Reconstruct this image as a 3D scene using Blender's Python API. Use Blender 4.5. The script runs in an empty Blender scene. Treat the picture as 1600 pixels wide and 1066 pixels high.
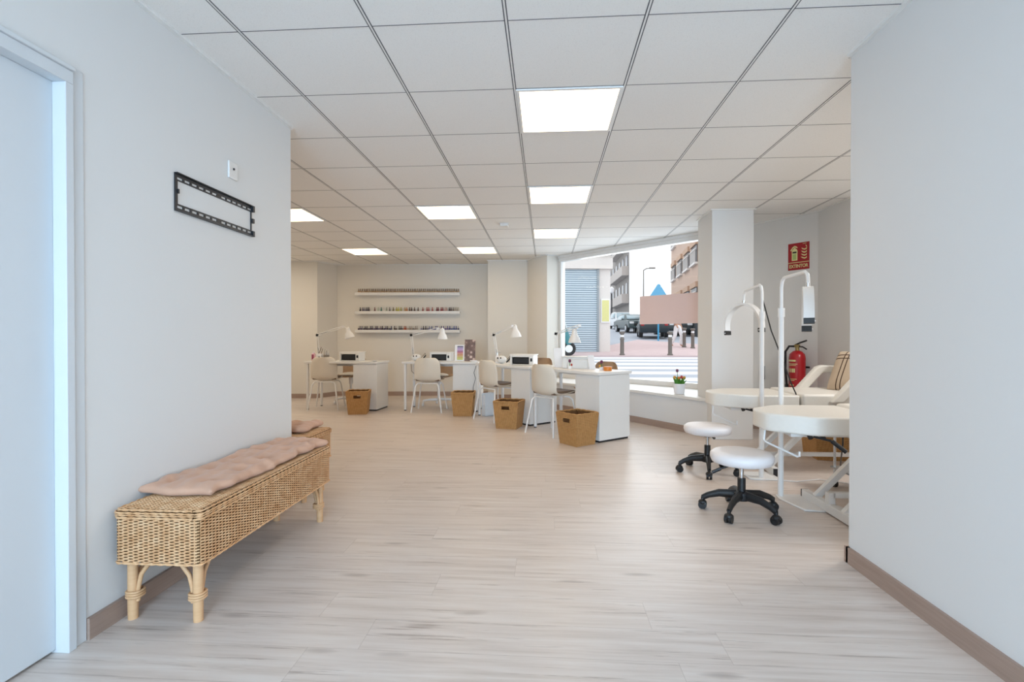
import bpy, bmesh, math, random
from mathutils import Vector, Matrix, Euler
random.seed(7)
PI = math.pi
COL = bpy.context.scene.collection
R = math.radians

# ------------------------------------------------------------------ materials
def lin(c):
    if isinstance(c, str):
        c = tuple(int(c[i:i+2], 16)/255 for i in (0, 2, 4))
    return tuple((x/12.92 if x <= .04045 else ((x+.055)/1.055)**2.4) for x in c) + (1,)

class NT:
    """tiny node builder"""
    def __init__(s, name):
        s.m = bpy.data.materials.new(name); s.m.use_nodes = True
        s.t = s.m.node_tree; s.t.nodes.clear()
        s.out = s.n('ShaderNodeOutputMaterial')
    def n(s, typ, **kw):
        nd = s.t.nodes.new(typ)
        for k, v in kw.items():
            if k.startswith('i_'):
                key = k[2:]
                key = int(key) if key.isdigit() else key.replace('_', ' ')
                if hasattr(v, 'is_output') or isinstance(v, bpy.types.NodeSocket):
                    s.t.links.new(v, nd.inputs[key])
                else:
                    nd.inputs[key].default_value = v
            else:
                setattr(nd, k, v)
        return nd
    def math(s, op, a, b=None, c=None):
        nd = s.t.nodes.new('ShaderNodeMath'); nd.operation = op
        for i, x in enumerate((a, b, c)):
            if x is None: continue
            if isinstance(x, bpy.types.NodeSocket): s.t.links.new(x, nd.inputs[i])
            else: nd.inputs[i].default_value = x
        return nd.outputs[0]
    def mix(s, f, a, b, blend='MIX'):
        nd = s.t.nodes.new('ShaderNodeMix'); nd.data_type = 'RGBA'; nd.blend_type = blend
        for i, x in ((0, f), (6, a), (7, b)):
            if isinstance(x, bpy.types.NodeSocket): s.t.links.new(x, nd.inputs[i])
            else: nd.inputs[i].default_value = x
        return nd.outputs[2]
    def ramp(s, f, stops):
        nd = s.t.nodes.new('ShaderNodeValToRGB'); cr = nd.color_ramp
        while len(cr.elements) < len(stops): cr.elements.new(.5)
        for e, (p, c) in zip(cr.elements, stops):
            e.position = p; e.color = c if len(c) == 4 else tuple(c)+(1,)
        s.t.links.new(f, nd.inputs[0]); return nd.outputs[0]
    def obj(s): return s.n('ShaderNodeTexCoord').outputs['Object']
    def sep(s, v):
        nd = s.n('ShaderNodeSeparateXYZ'); s.t.links.new(v, nd.inputs[0]); return nd.outputs
    def comb(s, x, y, z):
        nd = s.n('ShaderNodeCombineXYZ')
        for i, a in enumerate((x, y, z)):
            if isinstance(a, bpy.types.NodeSocket): s.t.links.new(a, nd.inputs[i])
            else: nd.inputs[i].default_value = a
        return nd.outputs[0]
    def noise(s, vec, scale, detail=3, rough=.5):
        nd = s.n('ShaderNodeTexNoise', i_Scale=scale, i_Detail=detail, i_Roughness=rough)
        s.t.links.new(vec, nd.inputs['Vector']); return nd.outputs[0]
    def bsdf(s, color, rough=.5, metal=0., spec=.5, bump=None, bstr=.2, bdist=.01, **kw):
        p = s.n('ShaderNodeBsdfPrincipled')
        for k, v in (('Base Color', color), ('Roughness', rough), ('Metallic', metal), ('Specular IOR Level', spec)):
            if isinstance(v, bpy.types.NodeSocket): s.t.links.new(v, p.inputs[k])
            else: p.inputs[k].default_value = v
        for k, v in kw.items(): p.inputs[k].default_value = v
        if bump is not None:
            b = s.n('ShaderNodeBump', i_Strength=bstr, i_Distance=bdist)
            s.t.links.new(bump, b.inputs['Height']); s.t.links.new(b.outputs[0], p.inputs['Normal'])
        s.t.links.new(p.outputs[0], s.out.inputs[0]); return p

_mats = {}
def mat(name, c, rough=.5, metal=0., spec=.5, var=.05, scale=18., bump=0.):
    if name in _mats: return _mats[name]
    t = NT(name); c = lin(c)
    nz = t.noise(t.obj(), scale, 3)
    lo = tuple(x*(1-var) for x in c[:3])+(1,); hi = tuple(min(1, x*(1+var)) for x in c[:3])+(1,)
    t.bsdf(t.mix(nz, lo, hi), rough, metal, spec, bump=nz if bump else None, bstr=bump, bdist=.004)
    _mats[name] = t.m; return t.m

def emis(name, c, strength):
    t = NT(name); e = t.n('ShaderNodeEmission', i_Color=lin(c), i_Strength=strength)
    t.t.links.new(e.outputs[0], t.out.inputs[0]); return t.m

# laminate floor: planks run along X
def floor_mat():
    t = NT('laminate_floor'); x, y, z = t.sep(t.obj())
    W, L = .192, 1.29
    row = t.math('FLOOR', t.math('DIVIDE', y, W))
    rn = t.n('ShaderNodeTexWhiteNoise', noise_dimensions='1D'); t.t.links.new(row, rn.inputs['W'])
    xo = t.math('ADD', x, t.math('MULTIPLY', rn.outputs['Value'], L))
    col = t.math('FLOOR', t.math('DIVIDE', xo, L))
    idn = t.n('ShaderNodeTexWhiteNoise', noise_dimensions='2D'); t.t.links.new(t.comb(row, col, 0), idn.inputs['Vector'])
    pid = idn.outputs['Value']
    fy = t.math('FRACT', t.math('DIVIDE', y, W)); fx = t.math('FRACT', t.math('DIVIDE', xo, L))
    ey = t.math('MULTIPLY', t.math('MINIMUM', fy, t.math('SUBTRACT', 1, fy)), W)
    ex = t.math('MULTIPLY', t.math('MINIMUM', fx, t.math('SUBTRACT', 1, fx)), L)
    gap = t.math('LESS_THAN', t.math('MINIMUM', ex, ey), .0009)
    sh = t.math('MULTIPLY', pid, 37.)
    v1 = t.comb(t.math('ADD', t.math('MULTIPLY', x, 1.1), sh), t.math('MULTIPLY', y, 17.), sh)
    g1 = t.noise(v1, 1.6, 6, .62)
    v2 = t.comb(t.math('ADD', t.math('MULTIPLY', x, 2.6), sh), t.math('MULTIPLY', y, 60.), sh)
    g2 = t.noise(v2, 1.5, 4, .6)
    v3 = t.comb(t.math('ADD', t.math('MULTIPLY', x, .62), sh), t.math('MULTIPLY', y, 17.), sh)
    st = t.noise(v3, 2.4, 5, .72)
    streak = t.ramp(st, [(.0, (0, 0, 0)), (.585, (0, 0, 0)), (.66, (1, 1, 1)), (1, (1, 1, 1))])
    # knots
    vk = t.comb(t.math('ADD', t.math('MULTIPLY', x, 1.7), t.math('MULTIPLY', g1, .25)), t.math('ADD', t.math('MULTIPLY', y, 6.5), t.math('MULTIPLY', g1, .3)), 0.)
    vo = t.n('ShaderNodeTexVoronoi', i_Scale=1.0); t.t.links.new(vk, vo.inputs['Vector'])
    knot = t.ramp(vo.outputs['Distance'], [(0, (1, 1, 1)), (.06, (.7, .7, .7)), (.14, (0, 0, 0)), (1, (0, 0, 0))])
    base = t.ramp(g1, [(.25, lin('b9aca2')), (.5, lin('cfc4bc')), (.75, lin('dbd4ce'))])
    base = t.mix(t.math('MULTIPLY', g2, .30), base, lin('b3a399'))
    base = t.mix(t.math('MULTIPLY', streak, .62), base, lin('8a7a6f'))
    base = t.mix(t.math('MULTIPLY', knot, .6), base, lin('82736a'))
    base = t.mix(t.math('MULTIPLY', t.math('SUBTRACT', pid, .5), .3), base, lin('d8cabd'))
    base = t.mix(t.math('MULTIPLY', gap, .38), base, lin('7d6a5c'))
    rough = t.math('ADD', .28, t.math('MULTIPLY', g1, .12))
    t.bsdf(base, rough, 0, .45, bump=t.math('SUBTRACT', g2, t.math('MULTIPLY', gap, 2)), bstr=.06, bdist=.002)
    return t.m

def wood_mat(name, a, b, rough=.5, axis='x'):
    t = NT(name); x, y, z = t.sep(t.obj())
    s = t.math('ADD', x, y)
    v = t.comb(t.math('MULTIPLY', s, 2.), t.math('MULTIPLY', z, 40.), 0)
    g = t.noise(v, 2., 5, .6)
    t.bsdf(t.mix(g, lin(a), lin(b)), rough, 0, .4, bump=g, bstr=.05, bdist=.002); return t.m

def plaster(name, c):
    t = NT(name); o = t.obj(); n1 = t.noise(o, 1.3, 3); n2 = t.noise(o, 160., 2)
    c = lin(c)
    t.bsdf(t.mix(n1, tuple(k*.985 for k in c[:3])+(1,), c), .75, 0, .25, bump=n2, bstr=.05, bdist=.002); return t.m

def tile_mat():
    t = NT('ceiling_tile'); o = t.obj(); n1 = t.noise(o, 240., 3, .7); n2 = t.noise(o, .9, 2)
    c = t.mix(n2, lin('e6e5e3'), lin('ececea'))
    t.bsdf(t.mix(t.ramp(n1, [(.3, (1, 1, 1)), (.42, (0, 0, 0)), (1, (0, 0, 0))]), c, lin('d2d0cd')), .9, 0, .1, bump=n1, bstr=.08, bdist=.002); return t.m

def weave_mat(name, a, b, dark, rows=70., cols=60.):
    t = NT(name); x, y, z = t.sep(t.obj())
    r = t.math('MULTIPLY', z, rows); ri = t.math('FLOOR', r)
    h = t.math('MULTIPLY', t.math('ADD', x, y), cols)
    nz = t.noise(t.obj(), 30., 3)
    ph = t.math('ADD', t.math('MULTIPLY', h, PI), t.math('MULTIPLY', ri, PI*.9))
    wv = t.math('ABSOLUTE', t.math('SINE', t.math('ADD', ph, t.math('MULTIPLY', nz, 2.))))
    rr = t.math('ABSOLUTE', t.math('SINE', t.math('MULTIPLY', r, PI)))
    hgt = t.math('MULTIPLY', t.math('POWER', rr, .6), t.math('ADD', .45, t.math('MULTIPLY', wv, .55)))
    c = t.mix(nz, lin(a), lin(b))
    c = t.mix(t.ramp(hgt, [(.05, (1, 1, 1)), (.42, (0, 0, 0))]), c, lin(dark))
    t.bsdf(c, .7, 0, .25, bump=hgt, bstr=.7, bdist=.006); return t.m

def fabric(name, c, c2=None, scale=350.):
    t = NT(name); o = t.obj(); n = t.noise(o, scale, 2); n2 = t.noise(o, 6., 3)
    c = lin(c); c2 = lin(c2) if c2 else tuple(k*.86 for k in c[:3])+(1,)
    p = t.bsdf(t.mix(n2, c2, c), .9, 0, .15, bump=n, bstr=.15, bdist=.002)
    p.inputs['Sheen Weight'].default_value = .2; return t.m

def glass_mat():
    t = NT('window_glass')
    tr = t.n('ShaderNodeBsdfTransparent', i_Color=(.97, .985, .98, 1))
    gl = t.n('ShaderNodeBsdfGlossy', i_Roughness=.02)
    lw = t.n('ShaderNodeFresnel', i_IOR=1.1)
    mx = t.n('ShaderNodeMixShader')
    t.t.links.new(lw.outputs[0], mx.inputs[0]); t.t.links.new(tr.outputs[0], mx.inputs[1]); t.t.links.new(gl.outputs[0], mx.inputs[2])
    t.t.links.new(mx.outputs[0], t.out.inputs[0]); return t.m

M = dict(
    floor=floor_mat(), wall=plaster('white_plaster', 'd9d9d8'), wallw=plaster('warm_white_plaster', 'd9d5cd'),
    tile=tile_mat(), bar=mat('white_tbar', 'e2e2e0', .5), gap=mat('shadow_gap', '5c5d62', .9),
    skirt=wood_mat('skirting_wood', 'ad978a', '8d786c'), door=mat('white_door_lacquer', 'ccd1d5', .45, var=.01),
    white=mat('white_laminate', 'dcdbd8', .4, var=.015), metalw=mat('white_painted_metal', 'dedddb', .35, var=.02),
    black=mat('black_plastic', '17181a', .45), blackm=mat('black_metal', '22252a', .4, .2),
    chrome=mat('chrome', 'd0d2d4', .15, 1.), cream=mat('cream_plastic', 'd3cabb', .38, var=.02),
    leather=mat('white_leatherette', 'dcd8d0', .42, var=.03, scale=60, bump=.05),
    leatherw=mat('stool_leatherette', 'e2dfe0', .42, var=.02, scale=60, bump=.05),
    brown=fabric('brown_seat_fabric', '7a6553'), tan=mat('tan_plastic', 'a08468', .5, var=.03),
    rattan=wood_mat('rattan_pole', 'd8b189', 'c2976c', .45), cushion=fabric('blush_cotton', 'cfa890', 'bd947b'),
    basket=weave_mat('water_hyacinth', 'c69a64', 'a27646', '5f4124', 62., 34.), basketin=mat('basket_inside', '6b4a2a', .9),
    red=mat('extinguisher_red', 'a3121c', .3), sign=mat('sign_red', '9c1720', .45), luma=mat('luminous_yellow', 'd9d59a', .6),
    lumag=mat('luminous_green', 'a5b872', .6), paper=mat('white_paper', 'e8e8ea', .6, var=.01),
    glass=glass_mat(), green=mat('leaf_green', '4e8a2c', .5), concrete=mat('concrete', '8d8a86', .8),
    fluffy=fabric('white_fluffy', 'd8d2c6'),
)

# ------------------------------------------------------------------ mesh builder
class MB:
    def __init__(s): s.v = []; s.f = []; s.T = Matrix.Identity(4)
    def at(s, loc=(0, 0, 0), rot=(0, 0, 0), sc=1.):
        s.T = Matrix.Translation(loc) @ Euler(rot).to_matrix().to_4x4() @ Matrix.Scale(sc, 4); return s
    def add(s, vs, fs):
        b = len(s.v); s.v += [tuple(s.T @ Vector(p)) for p in vs]; s.f += [tuple(i+b for i in f) for f in fs]; return s
    def box(s, c, d, rz=0., rot=None):
        E = Euler(rot).to_matrix() if rot else Matrix.Rotation(rz, 3, 'Z')
        vs = [Vector(c) + E @ Vector((x*d[0]/2, y*d[1]/2, z*d[2]/2)) for x in (-1, 1) for y in (-1, 1) for z in (-1, 1)]
        return s.add(vs, [(0, 1, 3, 2), (4, 6, 7, 5), (0, 4, 5, 1), (2, 3, 7, 6), (0, 2, 6, 4), (1, 5, 7, 3)])
    def b2(s, x0, x1, y0, y1, z0, z1): return s.box(((x0+x1)/2, (y0+y1)/2, (z0+z1)/2), (x1-x0, y1-y0, z1-z0))
    def prism(s, poly, z0, z1):
        n = len(poly)
        vs = [(p[0], p[1], z0) for p in poly]+[(p[0], p[1], z1) for p in poly]
        return s.add(vs, [tuple(range(n))[::-1], tuple(range(n, 2*n))]+[(i, (i+1) % n, n+(i+1) % n, n+i) for i in range(n)])
    def prism_y(s, poly, y0, y1):     # poly in (x, z)
        n = len(poly)
        vs = [(p[0], y0, p[1]) for p in poly]+[(p[0], y1, p[1]) for p in poly]
        return s.add(vs, [tuple(range(n)), tuple(range(n, 2*n))[::-1]]+[(i, (i+1) % n, n+(i+1) % n, n+i) for i in range(n)])
    def tube(s, pts, r, n=10, closed=False, caps=True, flat=1.):
        P = [Vector(p) for p in pts]; k = len(P); rr = r if isinstance(r, (list, tuple)) else [r]*k
        vs = []; up = None
        for i, p in enumerate(P):
            a = P[i-1] if (i > 0 or closed) else P[i]; b = P[(i+1) % k] if (i < k-1 or closed) else P[i]
            d = (b-a).normalized()
            if up is None:
                up = Vector((0, 0, 1)) if abs(d.z) < .9 else Vector((1, 0, 0))
            sx = d.cross(up)
            if sx.length < 1e-5: sx = d.orthogonal()
            sx.normalize(); up = sx.cross(d).normalized()
            vs += [p+(sx*math.cos(2*PI*j/n)*flat+up*math.sin(2*PI*j/n))*rr[i] for j in range(n)]
        fs = []
        for i in range(k if closed else k-1):
            a = i*n; b = ((i+1) % k)*n
            fs += [(a+j, a+(j+1) % n, b+(j+1) % n, b+j) for j in range(n)]
        if caps and not closed:
            fs += [tuple(range(n))[::-1], tuple(range((k-1)*n, k*n))]
        return s.add(vs, fs)
    def cyl(s, p0, p1, r0, r1=None, n=20): return s.tube([p0, p1], [r0, r0 if r1 is None else r1], n)
    def lathe(s, prof, c=(0, 0, 0), n=28):
        vs = []; fs = []; k = len(prof)
        for r, z in prof:
            vs += [(c[0]+r*math.cos(2*PI*j/n), c[1]+r*math.sin(2*PI*j/n), c[2]+z) for j in range(n)]
        for i in range(k-1):
            fs += [(i*n+j, i*n+(j+1) % n, (i+1)*n+(j+1) % n, (i+1)*n+j) for j in range(n)]
        if prof[0][0] > 1e-6: fs.append(tuple(range(n))[::-1])
        if prof[-1][0] > 1e-6: fs.append(tuple(range((k-1)*n, k*n)))
        return s.add(vs, fs)
    def ell(s, c, r, n=14, m=9, rot=(0, 0, 0)):
        E = Euler(rot).to_matrix(); vs = []; fs = []
        for i in range(m+1):
            a = -PI/2+PI*i/m; q = max(math.cos(a), 1e-4)
            vs += [Vector(c)+E @ Vector((r[0]*q*math.cos(2*PI*j/n), r[1]*q*math.sin(2*PI*j/n), r[2]*math.sin(a))) for j in range(n)]
        for i in range(m): fs += [(i*n+j, i*n+(j+1) % n, (i+1)*n+(j+1) % n, (i+1)*n+j) for j in range(n)]
        return s.add(vs, fs)
    def grid(s, fn, nu, nv):
        vs = [fn(i/nu, j/nv) for j in range(nv+1) for i in range(nu+1)]
        w = nu+1
        return s.add(vs, [(j*w+i, j*w+i+1, (j+1)*w+i+1, (j+1)*w+i) for j in range(nv) for i in range(nu)])
    def quad(s, *p): return s.add(p, [tuple(range(len(p)))])

def obj(name, mb, m, parent=None, bevel=0., seg=2, subd=0, solid=0., ang=38, loc=None, rz=0., flat=False):
    me = bpy.data.meshes.new(name); me.from_pydata(mb.v, [], mb.f)
    bm = bmesh.new(); bm.from_mesh(me); bmesh.ops.recalc_face_normals(bm, faces=bm.faces); bm.to_mesh(me); bm.free()
    if not flat:
        me.polygons.foreach_set('use_smooth', [True]*len(me.polygons)); me.set_sharp_from_angle(angle=R(ang))
    me.materials.append(M[m] if isinstance(m, str) else m)
    o = bpy.data.objects.new(name, me); COL.objects.link(o)
    if parent is not None: o.parent = parent
    if loc is not None: o.location = loc
    o.rotation_euler.z = rz
    if solid: k = o.modifiers.new('solid', 'SOLIDIFY'); k.thickness = solid; k.offset = 0
    if bevel: k = o.modifiers.new('bevel', 'BEVEL'); k.width = bevel; k.segments = seg; k.limit_method = 'ANGLE'; k.angle_limit = R(40)
    if subd: k = o.modifiers.new('subd', 'SUBSURF'); k.levels = k.render_levels = subd
    return o

def tag(o, label=None, cat=None, group=None, kind=None):
    for k, v in (('label', label), ('category', cat), ('group', group), ('kind', kind)):
        if v: o[k] = v
    return o

def thing(name, label, cat, loc=(0, 0, 0), rz=0., group=None):
    o = bpy.data.objects.new(name, None); COL.objects.link(o); o.empty_display_size = .1
    o.location = loc; o.rotation_euler = (0, 0, rz)
    return tag(o, label, cat, group)

def struct(name, mb, m, parent=None, **kw):
    o = obj(name, mb, m, parent, **kw)
    if parent is None: o['kind'] = 'structure'
    return o

def dup(root, label, loc=None, rz=None):
    r = root.copy(); COL.objects.link(r); r['label'] = label
    if loc is not None: r.location = loc
    if rz is not None: r.rotation_euler.z = rz
    for ch in root.children:
        c = ch.copy(); COL.objects.link(c); c.parent = r
        for g in ch.children:
            d = g.copy(); COL.objects.link(d); d.parent = c
    return r

ORD = ['first', 'second', 'third', 'fourth', 'fifth', 'sixth', 'seventh', 'eighth', 'ninth', 'tenth', 'eleventh', 'twelfth', 'thirteenth',
       'fourteenth', 'fifteenth', 'sixteenth', 'seventeenth', 'eighteenth', 'nineteenth', 'twentieth']
TENS = {2: 'twenty', 3: 'thirty', 4: 'forty', 5: 'fifty'}
def ordinal(i):                     # 1-based
    if i <= 20: return ORD[i-1]
    if i % 10 == 0: return {3: 'thirtieth', 4: 'fortieth', 5: 'fiftieth'}[i//10]
    return TENS[i//10]+'-'+ORD[i % 10-1]

# ------------------------------------------------------------------ room shell
CH = 2.472                                     # ceiling height
XL, XR = -1.665, 1.478
L_ = (.25, 8.58); M_ = (2.25, 6.54); N_ = (2.56, 6.22); O_ = (2.95, 5.69); P_ = (2.98, 5.10)
ROOM = [(XL, -6.0), (XL, 3.2), (-5.2, 3.2), (-5.2, 8.80), (-4.12, 8.86), (-3.93, 9.28), (-1.03, 9.44), (-1.03, 8.95), (-.33, 8.98), (-.17, 8.60),
        (.02, 8.40), L_, M_, N_, O_, P_, (3.9, 4.9), (3.9, 2.56), (XR, 2.56), (XR, -6.0)]

fl = MB(); fl.prism([(-5.35, -6.1), (-5.35, 9.6), (.1, 9.6), (4.05, 5.6), (4.05, -6.1)], -.12, 0.); struct('floor', fl, 'floor')
ce = MB(); ce.prism([(-5.35, -6.1), (-5.35, 9.6), (.0, 9.6), (.34, 8.68), (2.3, 6.68), (4.05, 5.6), (4.05, -6.1)], CH, CH+.12); struct('ceiling', ce, 'tile')

def spans(axis, c):
    """intervals of the room along the line axis==c"""
    o = 1-axis; hits = []
    for a, b in zip(ROOM, ROOM[1:]+ROOM[:1]):
        if (a[axis] <= c) != (b[axis] <= c):
            hits.append(a[o]+(b[o]-a[o])*(c-a[axis])/(b[axis]-a[axis]))
    hits.sort(); return list(zip(hits[::2], hits[1::2]))
GX, GY = -1.372, 2.186
bars = MB(); gaps = MB()
for k in range(-7, 9):
    x = GX+.6*k
    for a, b in spans(0, x):
        bars.b2(x-.004, x+.004, a, b, CH-.0016, CH+.01)
        for d in (-.0065, .0065): gaps.b2(x+d-.0025, x+d+.0025, a, b, CH-.0012, CH+.01)
for k in range(-14, 13):
    y = GY+.6*k
    for a, b in spans(1, y):
        gaps.b2(a, b, y-.0017, y+.0017, CH-.0012, CH+.01)
struct('trim_1', bars, 'bar', flat=True); struct('trim_2', gaps, 'gap', flat=True)

def wallseg(mb, p, q, z0, z1, th=.1, grow=0.):
    p = Vector(p); q = Vector(q); d = (q-p).normalized(); n = Vector((-d.y, d.x))*th
    p = p-d*grow; q = q+d*grow
    mb.prism([p, q, q+n, p+n], z0, z1); return mb
wl = MB(); wl.b2(XL-.14, XL, -6.1, .78, 0, CH); wl.b2(XL-.14, XL, 1.64, 3.2, 0, CH); wl.b2(XL-.14, XL, .78, 1.64, 2.0, CH)
wl.b2(-5.3, XL-.14, 3.08, 3.2, 0, CH); wl.b2(XL-.6, XL-.5, .5, 1.9, 0, 2.2)
struct('wall_left', wl, 'wall')
wr = MB(); wr.b2(XR, XR+.12, -6.1, 2.56, 0, CH); wr.b2(XR+.12, 4.0, 2.44, 2.56, 0, CH); wr.b2(3.9, 4.0, 2.56, 4.95, 0, CH)
struct('wall_right', wr, 'wall')
wb = MB(); wallseg(wb, (-5.2, 3.2), (-5.2, 8.8), 0, CH); wallseg(wb, (-5.2, 8.80), (-4.12, 8.86), 0, CH, .5); wallseg(wb, (-4.12, 8.86), (-3.93, 9.28), 0, CH, .3)
wallseg(wb, (-3.93, 9.28), (-1.03, 9.44), 0, CH); wb.prism([(-1.03, 8.95), (-.33, 8.98), (-.17, 8.60), (.02, 8.40), L_, (.33, 8.66), (0, 9.6), (-1.03, 9.6)], 0, CH)
struct('wall_back', wb, 'wallw')
for a_, b_ in ((M_, N_), (N_, O_), (O_, P_), (P_, (3.9, 4.9))): struct('wall_far_right', wallseg(MB(), a_, b_, 0, CH, .12), 'wall')
wc = MB(); wc.b2(1.78, 2.215, 5.55, 6.05, 0, CH); struct('wall_column', wc, 'wall', bevel=.004)
# wall behind the camera, mostly shop glazing that lets the daylight in
wf = MB(); wf.b2(XL-.14, -1.4, -6.1, -6.0, 0, CH); wf.b2(1.25, XR+.12, -6.1, -6.0, 0, CH); wf.b2(-1.4, 1.25, -6.1, -6.0, 2.3, CH); struct('wall_front', wf, 'wall')
w2 = MB()
for x in (-1.375, -.08, 1.225): w2.b2(x-.025, x+.025, -6.08, -6.03, 0, 2.3)
for z in (.025, 2.275): w2.b2(-1.4, 1.25, -6.08, -6.03, z-.025, z+.025)
w2 = struct('window_2', w2, 'metalw'); g = MB(); g.b2(-1.36, 1.21, -6.06, -6.052, .05, 2.25); obj('pane', g, 'glass', w2)

# window seat below the shop window
seatp = [(-.13, 8.04), (1.15, 6.63), (1.78, 5.70), (1.90, 6.05), (2.20, 6.10), (2.50, 6.26), M_, L_, (.02, 8.40), (-.17, 8.60)]
pw = MB(); pw.prism(seatp, 0, .385); struct('wall_window', pw, 'wall')
ss = [(-.15, 8.02), (1.137, 6.607), (1.78, 5.66), (1.78, 6.05), (2.20, 6.06), (2.52, 6.24), M_, L_, (.02, 8.40), (-.17, 8.60)]
sl = MB(); sl.prism(ss, .385, .42); struct('trim_3', sl, 'white', bevel=.006)
# window frame + pane
d = (Vector(M_)-Vector(L_)); wl_ = d.length; wa = math.atan2(d.y, d.x)
w1 = MB()
w1.b2(-.02, .035, -.03, .05, .42, CH); w1.b2(wl_-.035, wl_, -.03, .05, .42, CH)
w1.b2(0, wl_, -.03, .05, .42, .49); w1.b2(0, wl_, -.05, .06, 2.375, CH); w1.b2(0, wl_, -.07, -.05, 2.43, CH)
w1 = struct('window_1', w1, 'metalw', loc=(L_[0], L_[1], 0), rz=wa, bevel=.003)
g = MB(); g.b2(.035, wl_-.035, .006, .014, .49, 2.375); obj('pane', g, 'glass', w1)

# skirting boards
def skirt(name, pts, h=.078, th=.014):
    mb = MB()
    for p, q in zip(pts, pts[1:]):
        p = Vector(p); q = Vector(q); dd = (q-p).normalized(); n = Vector((dd.y, -dd.x))*th
        mb.prism([p, q, q+n, p+n], 0, h)
    return struct(name, mb, 'skirt')
skirt('baseboard_left', [(XL, 1.715), (XL, 3.2), (-5.2, 3.2)])
skirt('baseboard_right', [(3.9, 2.56), (XR-.014, 2.56), (XR, 2.56), (XR, -6.0)])
skirt('baseboard_back', [(-5.2, 8.80), (-4.12, 8.86), (-3.93, 9.28), (-1.03, 9.44), (-1.03, 8.95), (-.33, 8.98), (-.17, 8.60)])
skirt('baseboard_window', [(-.13, 8.04), (1.15, 6.63), (1.78, 5.70)])
skirt('baseboard_far_right', [(2.50, 6.26), N_, O_, P_, (3.9, 4.9)])
# perimeter angle under the ceiling
pa = MB()
for a, b in zip(ROOM, ROOM[1:]):
    p = Vector(a); q = Vector(b); dd = (q-p).normalized(); n = Vector((dd.y, -dd.x))*.02
    pa.prism([p, q, q+n, p+n], CH-.012, CH)
struct('trim_4', pa, 'bar', flat=True)
# coloured column top trim
ct = MB(); ct.b2(1.76, 2.235, 5.53, 6.05, CH-.012, CH); struct('trim_5', ct, 'bar')

# door in the left wall
dm = MB(); dm.b2(-1.75, -1.702, .82, 1.638, .012, 1.985); d1 = struct('door_1', dm, 'door', bevel=.002)
fr = MB(); fr.b2(-1.76, XL+.012, 1.638, 1.668, 0, 1.985); fr.b2(-1.76, XL+.012, .74, .80, 0, 1.985); fr.b2(-1.76, XL+.012, .74, 1.668, 1.985, 2.03)
fr.b2(XL-.01, XL+.004, 1.668, 1.714, 0, 2.05); fr.b2(XL-.01, XL+.02, .74, 1.668, 2.03, 2.045)
obj('door_frame', fr, 'door', d1, bevel=.002)
h = MB(); h.tube([(-1.702, .90, 1.0), (-1.65, .90, 1.0), (-1.65, 1.02, 1.0)], .009); h.box((-1.699, .90, 1.0), (.008, .04, .16)); obj('door_handle', h, 'chrome', d1)

# ------------------------------------------------------------------ ceiling lights
warm = emis('warm_diffuser', (1., .87, .69), 6.8)
def cx(k): return GX+.6*k
def cy(j): return GY+.6*j
lightdefs = [(2, 1, 'square ceiling light panel nearest the camera, in the row running to the window'),
             (2, 4, 'middle ceiling light panel of the row running to the shop window'),
             (2, 7, 'farthest ceiling light panel of the row ending at the shop window'),
             (0, 5, 'ceiling light panel left of the row to the window, over the middle of the room'),
             (0, 9, 'ceiling light panel over the swatch display desk, in front of the square back pillar'),
             (-3, 5, 'ceiling light panel partly cut off by the end of the left wall'),
             (-3, 9, 'ceiling light panel above the left end of the polish shelves')]
first = None
for k, j, lb in lightdefs:
    if first is None:
        first = thing('ceiling_light', lb, 'ceiling light', (cx(k)+.3, cy(j)+.3, CH), group='square ceiling light panels')
        f = MB(); f.b2(-.294, .294, -.294, -.276, -.008, -.0005); f.b2(-.294, .294, .276, .294, -.008, -.0005)
        f.b2(-.294, -.276, -.276, .276, -.008, -.0005); f.b2(.276, .294, -.276, .276, -.008, -.0005); obj('frame', f, 'bar', first)
        f = MB(); f.b2(-.276, .276, -.276, .276, -.006, -.0005); obj('diffuser', f, warm, first)
    else: dup(first, lb, (cx(k)+.3, cy(j)+.3, CH))
sd = thing('smoke_detector', 'small white smoke detector on the ceiling between the light panels', 'detector', (-.50, 6.08, CH))
f = MB(); f.box((0, 0, -.02), (.1, .1, .035)); obj('housing', f, 'metalw', sd, bevel=.008)
f = MB(); f.box((0, 0, -.004), (.12, .12, .007)); obj('mounting_plate', f, 'metalw', sd)

# ------------------------------------------------------------------ left wall fittings
tv = thing('wall_bracket', 'black slotted television wall bracket on the white left wall', 'wall bracket', (XL, 2.16, 1.67))
WB, HB = .602, .172
def rail(z0, z1):
    lo, hi = (.006, .017) if z1 > .1 else (.015, .007)
    m = MB(); m.b2(.001, .005, 0, WB, z1-hi, z1); m.b2(.001, .005, 0, WB, z0, z0+lo)
    sl = [.014+.048*i for i in range(6)]+[.325+.0455*i for i in range(6)]
    edges = [0.]
    for s in sl: edges += [s, s+.036]
    edges.append(WB)
    for a, b in zip(edges[::2], edges[1::2]): m.b2(.001, .005, a, b, z0+lo, z1-hi)
    m.b2(.005, .018, 0, WB, z1-.004, z1) if z1 > .1 else m.b2(.005, .018, 0, WB, z0, z0+.003)
    return m
obj('rail', rail(HB-.034, HB), 'blackm', tv); obj('rail', rail(0, .034), 'blackm', tv)
f = MB(); f.b2(.001, .006, 0, .016, .034, HB-.034); f.b2(.001, .012, .012, .02, .08, .1); obj('end_plate', f, 'blackm', tv)
f = MB(); f.b2(.001, .006, WB-.018, WB-.011, .034, HB-.034); f.b2(.001, .016, WB-.018, WB, .075, .1); f.b2(.005, .018, WB-.016, WB, 0, .03); f.b2(.005, .018, WB-.016, WB, HB-.034, HB); obj('end_plate', f, 'blackm', tv)
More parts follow.
